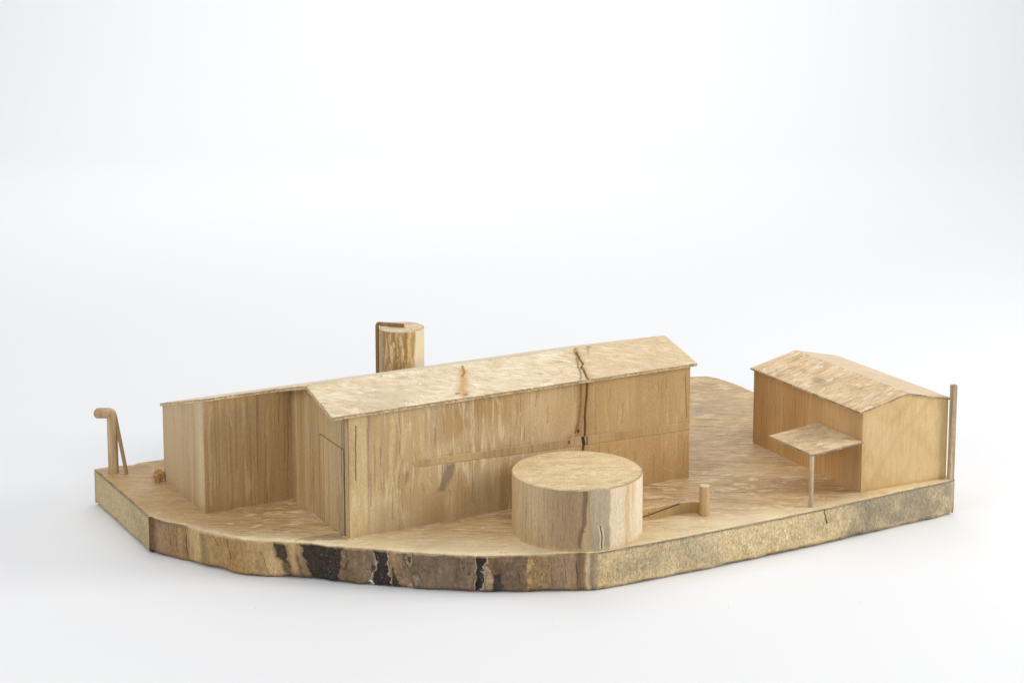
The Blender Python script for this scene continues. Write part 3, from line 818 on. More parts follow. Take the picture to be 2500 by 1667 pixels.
def slab_roof(bld, corners, th, nu, nv, topfn=None, edgefn=None, down=(0, 0, -1), rag=0.0016, seed=1, rough_edges=(1, 1, 1, 1)):
    """solid board: corners p00,p10,p11,p01 of the upper face (u along first edge), thickness th"""
    c = [np.asarray(k, float) for k in corners]
    U, V = np.meshgrid(np.linspace(0, 1, nu), np.linspace(0, 1, nv), indexing='ij')
    def at(u, v): u = u[..., None]; v = v[..., None]; return (c[0] * (1 - u) + c[1] * u) * (1 - v) + (c[3] * (1 - u) + c[2] * u) * v
    lu = np.linalg.norm(c[1] - c[0]); lv = np.linalg.norm(c[3] - c[0])
    eu, ev = (c[1] - c[0]) / lu, (c[3] - c[0]) / lv
    down = np.asarray(down, float)
    # ragged outline
    r = rag
    def outl(u, v):
        a = -np.abs(fbm(u * lu * 60, v * 0 + 3, seed, 4)) * r
        b_ = -np.abs(fbm(v * lv * 60, u * 0 + 5, seed + 2, 4)) * r
        o = ev * ((-a * rough_edges[0] * np.exp(-v * lv / .006) + a * rough_edges[2] * np.exp(-(1 - v) * lv / .006)))[..., None]
        o = o + eu * ((-b_ * rough_edges[3] * np.exp(-u * lu / .006) + b_ * rough_edges[1] * np.exp(-(1 - u) * lu / .006)))[..., None]
        return o
    P = at(U, V) + outl(U, V)
    edge = np.minimum(np.minimum(U * lu + (1 - rough_edges[3]), (1 - U) * lu + (1 - rough_edges[1])), np.minimum(V * lv + (1 - rough_edges[0]), (1 - V) * lv + (1 - rough_edges[2])))
    P = P + down * (0.0014 * np.exp(-(edge / .003) ** 2))[..., None]
    pt = Paint(U.shape)
    pt.d = 0.0007 * fbm(U * lu * 14, V * lv * 26, seed, 4) * sstep(0, .006, edge)
    pos = at(U, V)
    if topfn: topfn(pt, pos)
    bld.grid(P, pt, normal=-down)
    # underside
    bld.grid((at(U, V) + outl(U, V) + down * th)[::max(1, nu // 60), ::max(1, nv // 20)], None, True)
    ne = 7
    t = np.linspace(0, 1, ne)
    for k in range(4):
        n = nu if k % 2 == 0 else nv
        s = np.linspace(0, 1, n)
        u, v = ((s, 0 * s), (0 * s + 1, s), (s, 0 * s + 1), (0 * s, s))[k]
        E = at(u, v) + outl(u, v)
        E = E[:, None, :] + down * (0.0014 + (th - 0.0014) * t)[None, :, None]
        S, T = np.meshgrid(s * (lu if k % 2 == 0 else lv), t, indexing='ij')
        out = ((-ev), eu, ev, (-eu))[k]
        E = E + out * (0.0010 * fbm(S * 90, T * 3, seed + k, 3) * np.sin(T * math.pi))[..., None]
        q = Paint(S.shape)
        if edgefn: edgefn(q, S, T, k)
        bld.grid(E, q, flip=(k in (0, 1)) ^ True if k in (0, 1) else False)


def roof_edge(q, S, T, k):
    n = fbm(S * 25, T * 1.5, 9 + k, 4); f = fbm(S * 160, T * 2, 3 + k, 3)
    q.over((.60, .45, .24), .85 * np.ones_like(S) * (.8 + .3 * f))
    dk = sstep(-.1, .25, n + .8 * f + .45 * (1 - np.abs(T - .35) * 2.6))
    q.over((.22, .17, .11), dk * .62)


def roof_top(pt, pos):
    X, Y = pos[..., 0], pos[..., 1]
    V = (Y + OV) / (YR + OV)
    n = fbm(X * 20, Y * 30, 33, 4)
    # tanned right end, cream left end
    pt.over((.66, .50, .30), sstep(.66, .72, X + .02 * n) * (.55 + .3 * n))
    pt.over((.84, .75, .57), (1 - sstep(.5, .75, X)) * (.34 + .4 * n))
    # smooth grey planed spot near the left corner
    g = np.hypot((X - .12) / .10, (Y - .03) / .05)
    pt.over((.62, .53, .38), (1 - sstep(.4, 1.1, g + .4 * n)) * .5)
    # amber knot streak
    kx = onroof((1132, 905), (1131, 955), (1134, 965))
    d = line_d(X + .006 * fbm(Y * 30, X * 30, 2, 4), Y, kx)
    pt.over((.56, .34, .12), np.exp(-(d / .013) ** 2) * .85)
    pt.crack(X, Y, onroof((1131, 893), (1131, 918)), 0.0045, (.36, .20, .075), .0015, .85, .006, 4, 60)
    for c in (onroof((1117, 960))[0], onroof((1137, 962))[0]):
        e = np.hypot((X - c[0]) / .012, (Y - c[1]) / .006); pt.over((.26, .13, .06), (1 - sstep(.3, 1, e + .3 * n)) * .8)
    # main split
    sp = onroof((1408, 858), (1413, 874), (1420, 888), (1427, 905), (1437, 921), (1438, 928))
    pt.crack(X, Y, sp, .0040, (.11, .065, .03), .006, 1, .007, 5, 60)
    pt.over((.46, .31, .15), np.exp(-(line_d(X, Y, sp) / .012) ** 2) * .5)
    sp2 = onroof((1404, 848), (1407, 872), (1412, 890), (1418, 926))
    pt.crack(X, Y, sp2, .004, (.26, .16, .07), .001, .7, .008, 6, 60)
    for poly in ([(1405, 866), (1413, 872), (1414, 882), (1407, 880)], [(1428, 846), (1446, 844), (1440, 858), (1436, 866)], [(1402, 852), (1412, 849), (1412, 858), (1404, 858)]):
        d = poly_sd(X + .004 * n, Y + .01 * n, onroof(*poly)); pt.over((.40, .27, .13), (1 - sstep(-.006, .004, d)) * .75)
    # grey corner stains
    d = line_d(X, Y, onroof((815, 1005), (860, 990), (880, 975))); pt.over((.48, .40, .29), np.exp(-(d / .012) ** 2) * sstep(-.2, .3, n) * .6)
    # saw-dust coloured pits
    pit = vn(X * 260, Y * 260, 8); reg = sstep(.1, .35, fbm(X * 11, Y * 16, 14, 3))
    pt.over((.55, .40, .18), (pit > .86) * reg * (1 - sstep(.35, .6, X)) * .8)


# front slope with eave overhang, back slope reaching out over the wing
B = Build()
slab_roof(B, [(-XL, -OV, ztop(-OV)), (1 + XR, -OV, ztop(-OV)), (1 + XR, YR, ZR), (-XL, YR, ZR)], TH, 1100, 200, roof_top, roof_edge, rag=.0022, rough_edges=(1, 1, 0, 1))
zb_ = lambda y: ZR - SLOPE * (y - YR)
def back_top(pt, pos):
    n = fbm(pos[..., 0] * 20, pos[..., 1] * 30, 35, 4)
    pt.over((.84, .76, .60), .3 + .2 * n)
slab_roof(B, [(-XL, YR, ZR), (1 + XR, YR, ZR), (1 + XR, D2 + OV, zb_(D2 + OV)), (-XL, D2 + OV, zb_(D2 + OV))], TH, 500, 120, back_top, roof_edge, seed=7, rough_edges=(0, 1, 1, 1))
o = B.build('roof', M_roof, barn)
B = Build()
slab_roof(B, [(-W_ - .004, D1 - .004, zb_(D1 - .004)), (-XL, D1 - .004, zb_(D1 - .004)), (-XL, D2 + OV, zb_(D2 + OV)), (-W_ - .004, D2 + OV, zb_(D2 + OV))],
          TH, 200, 160, back_top, roof_edge, seed=11, rough_edges=(1, 0, 1, 1))
o = B.build('wing_roof', M_roof, barn)

# door let into the gable
dq = ongable((780.3, 1057), (841, 1097.5))
dy1, dy0 = dq[0][0], dq[1][0]
dz1, dz0 = dq[0][1], dq[1][1]
print('door', dq)
B = Build()
e = .0012
def dfn_shape():
    U, V = np.meshgrid(np.linspace(dy0, dy1, 160), np.linspace(0, 1, 240), indexing='ij')
    zt = np.interp(U, [dy0, dy1], [dz0, dz1])
    return U, zt * V, V
U, Zd, V = dfn_shape()
pt = Paint(U.shape)
gfn(pt, U, Zd)
pt.d[:] = 0
edge = np.minimum(np.minimum(U - dy0, dy1 - U) * .5, (np.interp(U, [dy0, dy1], [dz0, dz1]) - Zd) * .8)
pt.over((.07, .045, .02), (1 - sstep(.0008, .0026, edge)) * .65)
xo = np.where(edge < .0020, -.0013, -.0020)
B.grid(np.stack([xo, U, Zd], -1), pt, True)
o = B.build('door', M_gable, barn)

# strip let into the front wall
B = Build()
up = onfront((1006, 1129), (1018, 1124), (1300, 1084.5), (1430, 1065), (1682, 1031)); lo = onfront((1006, 1131), (1020, 1140), (1300, 1103), (1430, 1085), (1682, 1048))
s = np.linspace(up[0][0] + .001, .9995, 900)
zu = np.interp(s, [p[0] for p in up], [p[1] for p in up]); zl = np.interp(s, [p[0] for p in lo], [p[1] for p in lo])
zu = zu + .0012 * fbm(s * 40, s * 0, 3, 3); zl = zl + .0016 * fbm(s * 40, s * 0, 8, 3)
t = np.linspace(0, 1, 26)
S, T = np.meshgrid(s, t, indexing='ij')
Zs = zl[:, None] + (zu - zl)[:, None] * T
pr = .0004 * (.65 + .8 * fbm(S * 9, T * .5, 4, 3))
P = np.stack([S, -pr - .0003, Zs], -1)
P = np.concatenate([np.stack([S[:, :1], 0 * S[:, :1] + .003, Zs[:, :1]], -1), P, np.stack([S[:, -1:], 0 * S[:, -1:] + .003, Zs[:, -1:]], -1)], 1)
pt = Paint(P.shape[:2])
S2 = np.concatenate([S[:, :1], S, S[:, -1:]], 1); T2 = np.concatenate([T[:, :1] - .02, T, T[:, -1:] + .02], 1)
n = fbm(S2 * 30, T2 * 2, 6, 4)
pt.over((.60, .43, .20), (sstep(.265, .275, S2) * (1 - sstep(.34, .35, S2))) * .5)
pt.over((.26, .17, .08), (1 - sstep(.0, .09, T2)) * sstep(.05, .3, fbm(S2 * 9, T2 * 0, 12, 3)) * .35)
pt.over((.30, .20, .10), sstep(.93, 1, T2) * sstep(.05, .3, fbm(S2 * 9, T2 * 0, 22, 3)) * .3)
pt.over((.46, .29, .11), sstep(.66, .69, S2) * .25)
pt.over((.50, .34, .12), (1 - sstep(.0, .03, S2 - s[0])) * .7)
xs_ = onfront((1424, 1075))[0][0]
pt.over((.035, .022, .012), (1 - sstep(.003, .007, np.abs(S2 - xs_ + .004 * (T2 - .5)))) )
pt.over((.05, .03, .02), (1 - sstep(.0012, .003, np.abs(S2 - xs_ - .011))) * .8)
kx_ = onfront((1389, 1078))[0][0]
pt.over((.08, .04, .02), (1 - sstep(.5, 1, np.hypot((S2 - kx_) / .0035, (T2 - .6) / .3))))
B.grid(P, pt)
B.build('inlaid_strip', M_strip, barn)

# ------------------------------------------------------------------ big drum (tank) on the front corner
def drum(bld_side, bld_top, cx, cy, R, h, nth, nz, sidefn, topfn, bev=.0022, zb=-.003, nr=60):
    th = np.linspace(0, 2 * math.pi, nth, endpoint=False)
    z = np.concatenate([np.linspace(zb, h - bev, nz)])
    T, Z = np.meshgrid(th, z, indexing='ij')
    rr = R * (1 + 0.0035 * fbm(np.cos(T) * 3 + 5, np.sin(T) * 3 + Z * 2, 5, 3))
    pt = Paint(T.shape)
    sidefn(pt, T, Z)
    P = np.stack([cx + rr * np.cos(T), cy + rr * np.sin(T), Z], -1)
    bld_side.grid(P, pt, wrap=True)
    r = np.concatenate([[1.0], np.linspace(1 - bev / R * .9, 0.0, nr)])
    T, Rr = np.meshgrid(th, r, indexing='ij')
    base = (1 + 0.0035 * fbm(np.cos(T) * 3 + 5, np.sin(T) * 3 + (h - bev) * 2, 5, 3))
    ed = R * (1 - Rr)
    zt = h - bev * np.clip(1 - ed / (bev * .9), 0, 1) + .0008 * fbm(T * 0 + Rr * np.cos(T) * 6, Rr * np.sin(T) * 20, 6, 3) * sstep(0, .01, ed)
    zt = zt - .0012 * np.abs(fbm(T * 30, Rr * 0, 8, 3)) * np.exp(-ed / .004) * (ed > 0)
    X, Y = cx + R * Rr * base * np.cos(T), cy + R * Rr * base * np.sin(T)
    pt = Paint(T.shape)
    topfn(pt, T, ed, X, Y)
    bld_top.grid(np.stack([X, Y, zt], -1), pt, wrap=True)

TC, TR, THH = (0.5205, -0.2138), 0.1612, 0.1522
tank = thing('drum_tank', 'squat round wooden tank with grey and dark streaks at the front slab corner', 'tank', (TC[0], TC[1], 0))
# angle helper: photo pixel x on the near side of the drum -> angle
def tang(px):
    a = (px - 1410.0) / 162.0
    base = math.atan2(CAM[1] - TC[1], CAM[0] - TC[0])
    return base + math.asin(max(-1, min(1, a)))
def tside(pt, T, Z):
    base = math.atan2(CAM[1] - TC[1], CAM[0] - TC[0])
    A = (T - base + math.pi) % (2 * math.pi) - math.pi
    px = 1410 + 162 * np.sin(np.clip(A, -1.57, 1.57)) + np.where(np.abs(A) > 1.57, 400 * np.sign(A), 0)
    v = Z / THH
    n = fbm(A * 18, Z * 8, 3, 4); f = fbm(A * 60, Z * 6, 5, 4)
    wx = px + 3 * fbm(A * 5, Z * 30, 7, 3)
    # weathered mauve-brown middle
    pt.over((.36, .26, .15), sstep(1270, 1350, wx + 12 * n) * (1 - sstep(1418, 1430, wx)) * (.7 + .25 * f))
    pt.over((.29, .20, .115), sstep(1330, 1395, wx + 10 * n) * (1 - sstep(1418, 1428, wx)) * (.65 + .3 * f))
    # dark wandering streak
    cen = 1430 + np.interp(v, [0, .15, .28, .45, 1], [-12, -14, -10, -3, 0])
    half = np.interp(v, [0, .25, .5, 1], [4, 5, 6, 7])
    pt.over((.17, .11, .06), (1 - sstep(half * .5, half * 1.25, np.abs(wx - cen))) * (.85 + .2 * f))
    pt.over((.40, .27, .14), np.exp(-((wx - cen + 14) / 7) ** 2) * .6)
    # grey stripe right of it, cream beyond with amber streaks
    k = sstep(1440, 1448, wx) * (1 - sstep(1484, 1492, wx))
    pt.over((.50, .43, .30), k * .7)
    pt.over((.36, .32, .235), k * np.clip(.45 + .9 * fbm(A * 26, Z * 3, 12, 3), 0, 1) * (1 - .35 * v))
    pt.over((.30, .265, .19), k * (1 - sstep(.05, .5, v)) * .6)
    k = sstep(1486, 1494, wx)
    pt.over((.80, .68, .49), k * .85)
    pt.over((.58, .38, .15), (np.exp(-((wx - 1531) / 6) ** 2) + .7 * np.exp(-((wx - 1546) / 4) ** 2) * sstep(.3, .8, v)) * (.6 + .4 * n))
    pt.over((.84, .74, .57), sstep(1548, 1560, wx) * .7)
    pt.over((.60, .46, .25), (1 - sstep(1255, 1290, wx)) * .5)  # lighter left rim, fill light from that side painted in
    # worm groove
    g = line_d(px, v, [(1466, .40), (1469, .30), (1471, .2), (1469.5, .1), (1471, .02)])
    gv = line_d(px / 170, v, [(1466 / 170, .40), (1469 / 170, .30), (1471 / 170, .2), (1469.5 / 170, .1), (1471 / 170, .02)])
    k = 1 - sstep(.010, .018, gv); pt.over((.10, .07, .04), k * .9); pt.d -= k * .002
    pt.over((.74, .62, .42), (1 - sstep(.008, .016, np.abs(gv - .020))) * .7)
    # bulging knot contour on the left of the foot
    ring = np.abs(np.hypot((px - 1428) / 15, (v - .17) / .16) - 1)
    pt.over((.22, .15, .085), (1 - sstep(.03, .12, ring)) * (px < 1432) * .7)
    pt.over((.62, .47, .25), (1 - sstep(0, .08, v + .05 * n)) * .5)
    rng = random.Random(5)
    for _ in range(36):
        a0, z0 = rng.uniform(-1.4, .1), rng.uniform(.01, .1)
        d = line_d(A + .006 * fbm(Z * 60, A, 3, 3), Z * 3, [(a0, z0 * 3), (a0 + rng.uniform(-.01, .01), (z0 + rng.uniform(.01, .05)) * 3)])
        pt.over((.24, .165, .095), (1 - sstep(.003, .009, d)) * rng.uniform(.3, .7))
def ttop(pt, T, ed, X, Y):
    n = fbm(X * 30, Y * 60, 3, 4); f = fbm(T * 14, ed * 0, 8, 4)
    right = sstep(-.7, .6, np.cos(T + .9))
    pt.over((.20, .185, .145), (1 - sstep(.0015, .0045 + .0035 * right, ed + .002 * f)) * (.2 + .35 * right + .35 * f))
    pt.over((.76, .64, .40), sstep(.0, .5, n) * .3)
    pt.over((.52, .40, .21), (1 - sstep(.01, .06, np.abs(fbm(X * 4, Y * 26, 17, 3)))) * .4)
B1, B2 = Build(), Build()
drum(B1, B2, TC[0], TC[1], TR, THH, 1100, 170, tside, ttop, nr=150)
B1.build('side', M_tank, tank, (TC[0], TC[1], 0))
B2.build('top', M_end, tank, (TC[0], TC[1], 0))

# ------------------------------------------------------------------ tall silo behind the long house
SCX, SR, SHH = (0.5190, 0.7600), 0.0651, 0.3096
silo = thing('round_silo', 'round wooden silo rising behind the long roof, flat pipe bent over its top', 'silo', (SCX[0], SCX[1], 0))
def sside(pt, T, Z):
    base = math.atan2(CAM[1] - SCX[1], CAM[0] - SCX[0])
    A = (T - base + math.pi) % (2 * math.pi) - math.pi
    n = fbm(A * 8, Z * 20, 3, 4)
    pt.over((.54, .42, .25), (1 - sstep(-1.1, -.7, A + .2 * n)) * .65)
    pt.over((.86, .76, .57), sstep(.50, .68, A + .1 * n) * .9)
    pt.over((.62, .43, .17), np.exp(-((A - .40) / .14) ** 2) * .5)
    pt.t = .5 * sstep(-.9, -.3, A)
def stop(pt, T, ed, X, Y):
    f = fbm(T * 14, ed * 0, 8, 4)
    pt.over((.30, .26, .2), (1 - sstep(.0008, .0024, np.abs(ed - .002 - .003 * (np.cos(T - 3.6) > 0)))) * (.6 + .4 * f))
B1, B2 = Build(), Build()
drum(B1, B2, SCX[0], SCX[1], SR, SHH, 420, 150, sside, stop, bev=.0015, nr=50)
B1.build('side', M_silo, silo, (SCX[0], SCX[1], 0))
B2.build('top', M_roof, silo, (SCX[0], SCX[1], 0))


def sweep(bld, pts, half_a, half_b, adir, n_sub=6, cap=True, paintfn=None, round_=0.0):
    """rectangular or rounded bar swept along pts; adir = direction of half_a"""
    pts = [np.asarray(p, float) for p in pts]
    path = []
    for i in range(len(pts) - 1):
        for t in np.linspace(0, 1, n_sub, endpoint=False): path.append(pts[i] * (1 - t) + pts[i + 1] * t)
    path.append(pts[-1])
    path = np.array(path)
    tan = np.gradient(path, axis=0); tan /= np.linalg.norm(tan, axis=1, keepdims=True)
    a = np.asarray(adir, float)
    ring = []
    prof = []
    if round_ >= 1:
        prof = [(math.cos(t), math.sin(t)) for t in np.linspace(0, 2 * math.pi, 20, endpoint=False)]
    else:
        k = round_
        for sx, sy in ((1, 1), (-1, 1), (-1, -1), (1, -1)):
            if sx * sy > 0: prof += [(sx, sy * (1 - k)), (sx * (1 - k), sy)]
            else: prof += [(sx * (1 - k), sy), (sx, sy * (1 - k))]
    prof = np.array(prof)
    R = np.zeros((len(prof), len(path), 3))
    for j, (p, t) in enumerate(zip(path, tan)):
        aa = a - t * (a @ t); aa /= np.linalg.norm(aa)
        bb = np.cross(t, aa)
        ha = half_a[j] if hasattr(half_a, '__len__') else half_a
        hb = half_b[j] if hasattr(half_b, '__len__') else half_b
        R[:, j] = p + aa * (prof[:, :1] * ha) + bb * (prof[:, 1:] * hb)
    # caps: collapse an extra ring at both ends
    c0 = np.repeat(R[:, :1].mean(0, keepdims=True), len(prof), 0); c1 = np.repeat(R[:, -1:].mean(0, keepdims=True), len(prof), 0)
    q = Paint((len(prof), R.shape[1]))
    if paintfn: paintfn(q, R)
    bld.grid(R, q, wrap=True)
    for end in (0, -1):
        e_ = R[:, end:end + 1] if end == 0 else R[:, -1:]
        c = c0 if end == 0 else c1
        G = np.concatenate([c, e_], 1) if end == 0 else np.concatenate([e_, c], 1)
        bld.grid(G, None, wrap=True)
    return path

# flat pipe of the silo: up the left flank, over the top
vdir = -RT                                       # towards photo left
pbase = np.array([SCX[0], SCX[1], 0]) + vdir * (SR + .0062) + fwd * .016
zt = SHH + .0056
end = np.array([SCX[0], SCX[1], zt]) + RT * .008 - fwd * .004
P0 = pbase * 1.0
B = Build()
ptz = [P0 + [0, 0, .0], P0 + [0, 0, .1], P0 + [0, 0, .2], P0 + [0, 0, zt - .006]]
corner = [P0 + [0, 0, zt - .006] + RT * .0003, P0 + [0, 0, zt - .0018] + RT * .0016, P0 + [0, 0, zt] + RT * .0055]
sweep(B, ptz + corner[1:] + [end - RT * .004, end], .0037, .0050, fwd, 5, round_=.2)
B.build('pipe', M_dark, silo, (SCX[0], SCX[1], 0), smooth=False)

# ------------------------------------------------------------------ the small house on the right
HX, HY, HYAW, HL, HD = 1.3169, -0.3314, -0.041, 0.5052, 0.2801
HZE, HZR, HO, HG, HT = 0.2195, 0.2527, 0.0105, 0.004, 0.0062
house = thing('small_house', 'small honey coloured gabled house with side canopy at the right slab end', 'toy house', (HX, HY, 0), HYAW)
hz = lambda x: HZR - (HZR - HZE) / (HD / 2 + HO) * np.abs(x - HD / 2)
B = Build()
Yh, V = np.meshgrid(np.linspace(0, HL, 420), np.linspace(0, 1, 220), indexing='ij')
Zh = -.003 + (hz(0) - HT + .003) * V
pt = Paint(Yh.shape)
pt.d = .0005 * fbm(Yh * 12, Zh * 6, 4, 3)
n = fbm(Yh * 40, Zh * 4, 6, 4)
pt.over((.36, .215, .085), sstep(.42, .5, Yh + .02 * n) * .35)
pt.over((.42, .29, .17), (1 - sstep(.02, .14, Yh + .03 * n)) * .5)
for y0, z0, z1 in ((.36, .06, .17), (.30, .05, .18), (.44, .02, .12), (.4, .1, .2)):
    pt.crack(Yh, Zh, [(y0, z0), (y0, z1)], .002, (.28, .17, .07), .0003, .5, .002)
B.grid(np.stack([0 * Yh, Yh, Zh], -1), pt, True)
B.quad((HD, 0, -.003), (HD, HL, -.003), (HD, HL, hz(HD) - HT), (HD, 0, hz(HD) - HT), 20, 10)
xs = np.linspace(0, HD, 60)
Gb = np.zeros((60, 20, 3))
for j, v in enumerate(np.linspace(0, 1, 20)): Gb[:, j] = np.stack([xs, np.full(60, HL), -.003 + (hz(xs) - HT + .003) * v], -1)
B.grid(Gb, None, True)
B.build('side_wall', M_house, house)
B = Build()
Xh, V = np.meshgrid(np.linspace(0, HD, 400), np.linspace(0, 1, 260), indexing='ij')
Zh = -.003 + (hz(Xh) - HT + .003) * V
pt = Paint(Xh.shape)
pt.d = .0005 * fbm(Xh * 12, Zh * 6, 24, 3)
n = fbm(Xh * 30, Zh * 20, 26, 4)
# slanted flame figure of the grain
w_ = Xh * .8 - Zh * .75 + .03 * fbm(Xh * 8, Zh * 8, 27, 4)
pt.over((.54, .35, .14), (1 - sstep(.004, .016, np.abs(w_ - .01))) * .55)
pt.over((.55, .36, .15), (1 - sstep(.002, .012, np.abs(w_ + .055))) * .5)
pt.over((.56, .38, .16), (1 - sstep(.002, .010, np.abs(w_ - .09))) * .4)
pt.over((.72, .56, .32), sstep(.05, .4, fbm(Xh * 9 + Zh * 6, Zh * 7, 29, 3)) * .3)
pt.over((.50, .33, .14), (1 - sstep(.003, .02, Xh)) * .3 + sstep(.25, .28, Xh) * .25)
pt.over((.48, .31, .12), (1 - sstep(.0, .012, Zh + .004 * n)) * .5)
B.grid(np.stack([Xh, 0 * Xh, Zh], -1), pt)
B.build('gable_wall', M_hgable, house)

def hedge(q, S, T, k):
    n = fbm(S * 30, T * 1.5, 39 + k, 4); f = fbm(S * 150, T * 2, 33 + k, 3)
    q.over((.46, .35, .21), .85 * np.ones_like(S) * (.8 + .3 * f))
    q.over((.19, .16, .12), sstep(-.25, .25, n + .6 * f) * .75)
def hroof_l(pt, pos):
    X, Y = pos[..., 0], pos[..., 1]
    n = fbm(X * 40, Y * 16, 44, 4)
    e = np.hypot((X - .05 + .01 * n) / .020, (Y - .26) / .035)
    pt.over((.34, .26, .16), (1 - sstep(.5, 1, e + .3 * n)) * .6)
    e = np.hypot((X - .075 + .01 * n) / .03, (Y - .12) / .05)
    pt.over((.48, .31, .14), (1 - sstep(.4, 1.1, e + .4 * n)) * .5)
def hroof_r(pt, pos):
    n = fbm(pos[..., 0] * 40, pos[..., 1] * 16, 46, 4)
    pt.over((.68, .57, .42), .72 + .2 * n)
B = Build()
slab_roof(B, [(-HO, -HG, hz(-HO)), (HD / 2, -HG, HZR), (HD / 2, HL + HG, HZR), (-HO, HL + HG, hz(-HO))], HT, 200, 500, hroof_l, hedge, rag=.0016, rough_edges=(1, 0, 1, 1))
slab_roof(B, [(HD / 2, -HG, HZR), (HD + HO, -HG, hz(-HO)), (HD + HO, HL + HG, hz(-HO)), (HD / 2, HL + HG, HZR)], HT, 200, 400, hroof_r, hedge, rag=.0016, seed=5, rough_edges=(1, 1, 1, 0))
B.build('roof', M_hroof, house)

# canopy (in house space)
def toh(x, y):
    c, s_ = math.cos(-HYAW), math.sin(-HYAW)
    dx, dy = x - HX, y - HY
    return c * dx - s_ * dy, s_ * dx + c * dy
CZ, CT = 0.1409, 0.0062
ca = [toh(1.128, -.363), toh(1.318, -.340), toh(1.3245, -.137), toh(1.134, -.173)]
ca[1] = (-.0006, ca[1][1]); ca[2] = (-.0006, ca[2][1])
def ctop(pt, pos):
    n = fbm(pos[..., 0] * 30, pos[..., 1] * 30, 51, 4)
    pt.over((.36, .26, .15), sstep(.0, .3, n) * .45)
def cedge(q, S, T, k):
    n = fbm(S * 30, T * 1.5, 59 + k, 4); f = fbm(S * 150, T * 2, 63 + k, 3)
    q.over((.44, .36, .24), .85 * np.ones_like(S) * (.8 + .3 * f))
    q.over((.15, .14, .115), sstep(-.3, .1, n + .6 * f + (.2 if k == 0 else -.1)) * .8)
B = Build()
slab_roof(B, [(*ca[0], CZ), (*ca[1], CZ), (*ca[2], CZ), (*ca[3], CZ)], CT, 260, 240, ctop, cedge, rag=.0012)
# the small tab that wraps the corner of the house
canopy = B.build('canopy', M_canopy, house)
px_, py_ = toh(1.1335, -.357)
B = Build()
def cpost(q, R):
    q.over((.24, .2, .14), .35 * np.ones(q.a.shape))
sweep(B, [(px_ - .0012, py_, -.003), (px_ - .0004, py_, .05), (px_ - .0004, py_, .1), (px_, py_, CZ - CT)], .0046, .0046, (1, .25, 0), 5, round_=.2)
B.build('post', M_post, canopy, smooth=False)

# ------------------------------------------------------------------ square post at the right corner
RP = (1.6020, -0.3555)
B = Build()
rw = .0088
def rpost(q, R):
    n = fbm(R[..., 2] * 60, R[..., 0] * 90, 3, 4)
    q.over((.36, .30, .23), sstep(0, .3, n) * .5)
ppath = [np.array([RP[0] - .0005, RP[1], -.004]), np.array([RP[0] + .0004, RP[1], .06]), np.array([RP[0] + .0002, RP[1], .13]), np.array([RP[0] + .0005, RP[1], .2]), np.array([RP[0] + .0006, RP[1], .2577])]
sweep(B, ppath, rw * .82, rw * .82, (1, -.06, 0), 14, round_=.12, paintfn=rpost)
o = B.build('square_post', M_post, None, (RP[0], RP[1], 0), smooth=False)
o['label'] = 'tall thin square post at the right slab corner beside the small house'
o['category'] = 'post'

# ------------------------------------------------------------------ low curved wall and peg beside the tank
LW = [(0.60, -.2385), (0.66, -.2395), (0.70, -.2400), (0.75, -.2412), (0.785, -.2420), (0.800, -.2422), (0.815, -.2432), (0.828, -.2445), (0.838, -.2470), (0.846, -.2510), (0.851, -.2570), (0.854, -.2650)]
LW = np.array(LW)
sL = np.concatenate([[0], np.cumsum(np.hypot(*np.diff(LW, axis=0).T))])
s = np.linspace(0, sL[-1], 260)
cx = np.interp(s, sL, LW[:, 0]); cy = np.interp(s, sL, LW[:, 1])
ker = np.ones(15) / 15
cx = np.concatenate([cx[:7], np.convolve(cx, ker, 'valid'), cx[-7:]]); cy = np.concatenate([cy[:7], np.convolve(cy, ker, 'valid'), cy[-7:]])
tx, ty = np.gradient(cx), np.gradient(cy); ln = np.hypot(tx, ty)
nx, ny = -ty / ln, tx / ln                        # to the back / right
thk = np.interp(s, [0, .10, .20, .25, sL[-1]], [.020, .020, .013, .009, .008])
hh = .0285 + .0006 * fbm(s * 30, s * 0, 5, 3)
zf = np.linspace(-.004, 1, 28)
lw = thing('low_wall', 'low wooden wall curving from the squat round tank to the short peg', 'wall', (0.75, -.24, 0))
B = Build()
S, T = np.meshgrid(s, np.linspace(0, 1, 30), indexing='ij')
P = np.stack([cx[:, None] + 0 * T, cy[:, None] + 0 * T, -.004 + (hh[:, None] + .004) * T], -1)
pt = Paint(S.shape)
nn = fbm(S * 60, T * 1.5, 3, 4)
pt.over((.56, .38, .15), .35 + .2 * nn)
pt.over((.40, .255, .10), sstep(.18, .26, S) * .5)  # curved end darker, the shade of its hollow painted in
seam_s = np.array([0.06, 0.11, 0.16, 0.21]); 
zseam = np.interp(S, [.10, .20], [.42, .93])
pt.over((.08, .05, .025), (1 - sstep(.03, .085, np.abs(T - zseam))) * (S < .205))
cmb = fbm(S * 420, T * .6, 9, 2)
pt.over((.22, .14, .06), (cmb > .32) * (S < .17) * (np.abs(T - zseam) < .22) * .65)
pt.d = -.0008 * (1 - sstep(.03, .07, np.abs(T - zseam))) * (S < .205)
B.grid(P, pt)
tw = np.linspace(0, 1, 8)
P = np.stack([cx[:, None] + nx[:, None] * thk[:, None] * tw, cy[:, None] + ny[:, None] * thk[:, None] * tw, hh[:, None] - .0006 * (tw - .5) ** 2 * 4], -1)
q = Paint(P.shape[:2]); q.over((.70, .56, .38), .55 * np.ones(q.a.shape))
q.over((.2, .14, .08), (1 - sstep(.0008, .0018, np.abs(np.repeat(s[:, None], 8, 1) - .205 - .006 * tw))) * .7)
B.grid(P, q)
P = np.stack([(cx + nx * thk)[:, None] + 0 * tw, (cy + ny * thk)[:, None] + 0 * tw, hh[:, None] * (1 - tw) - .004 * tw], -1)
B.grid(P, None)
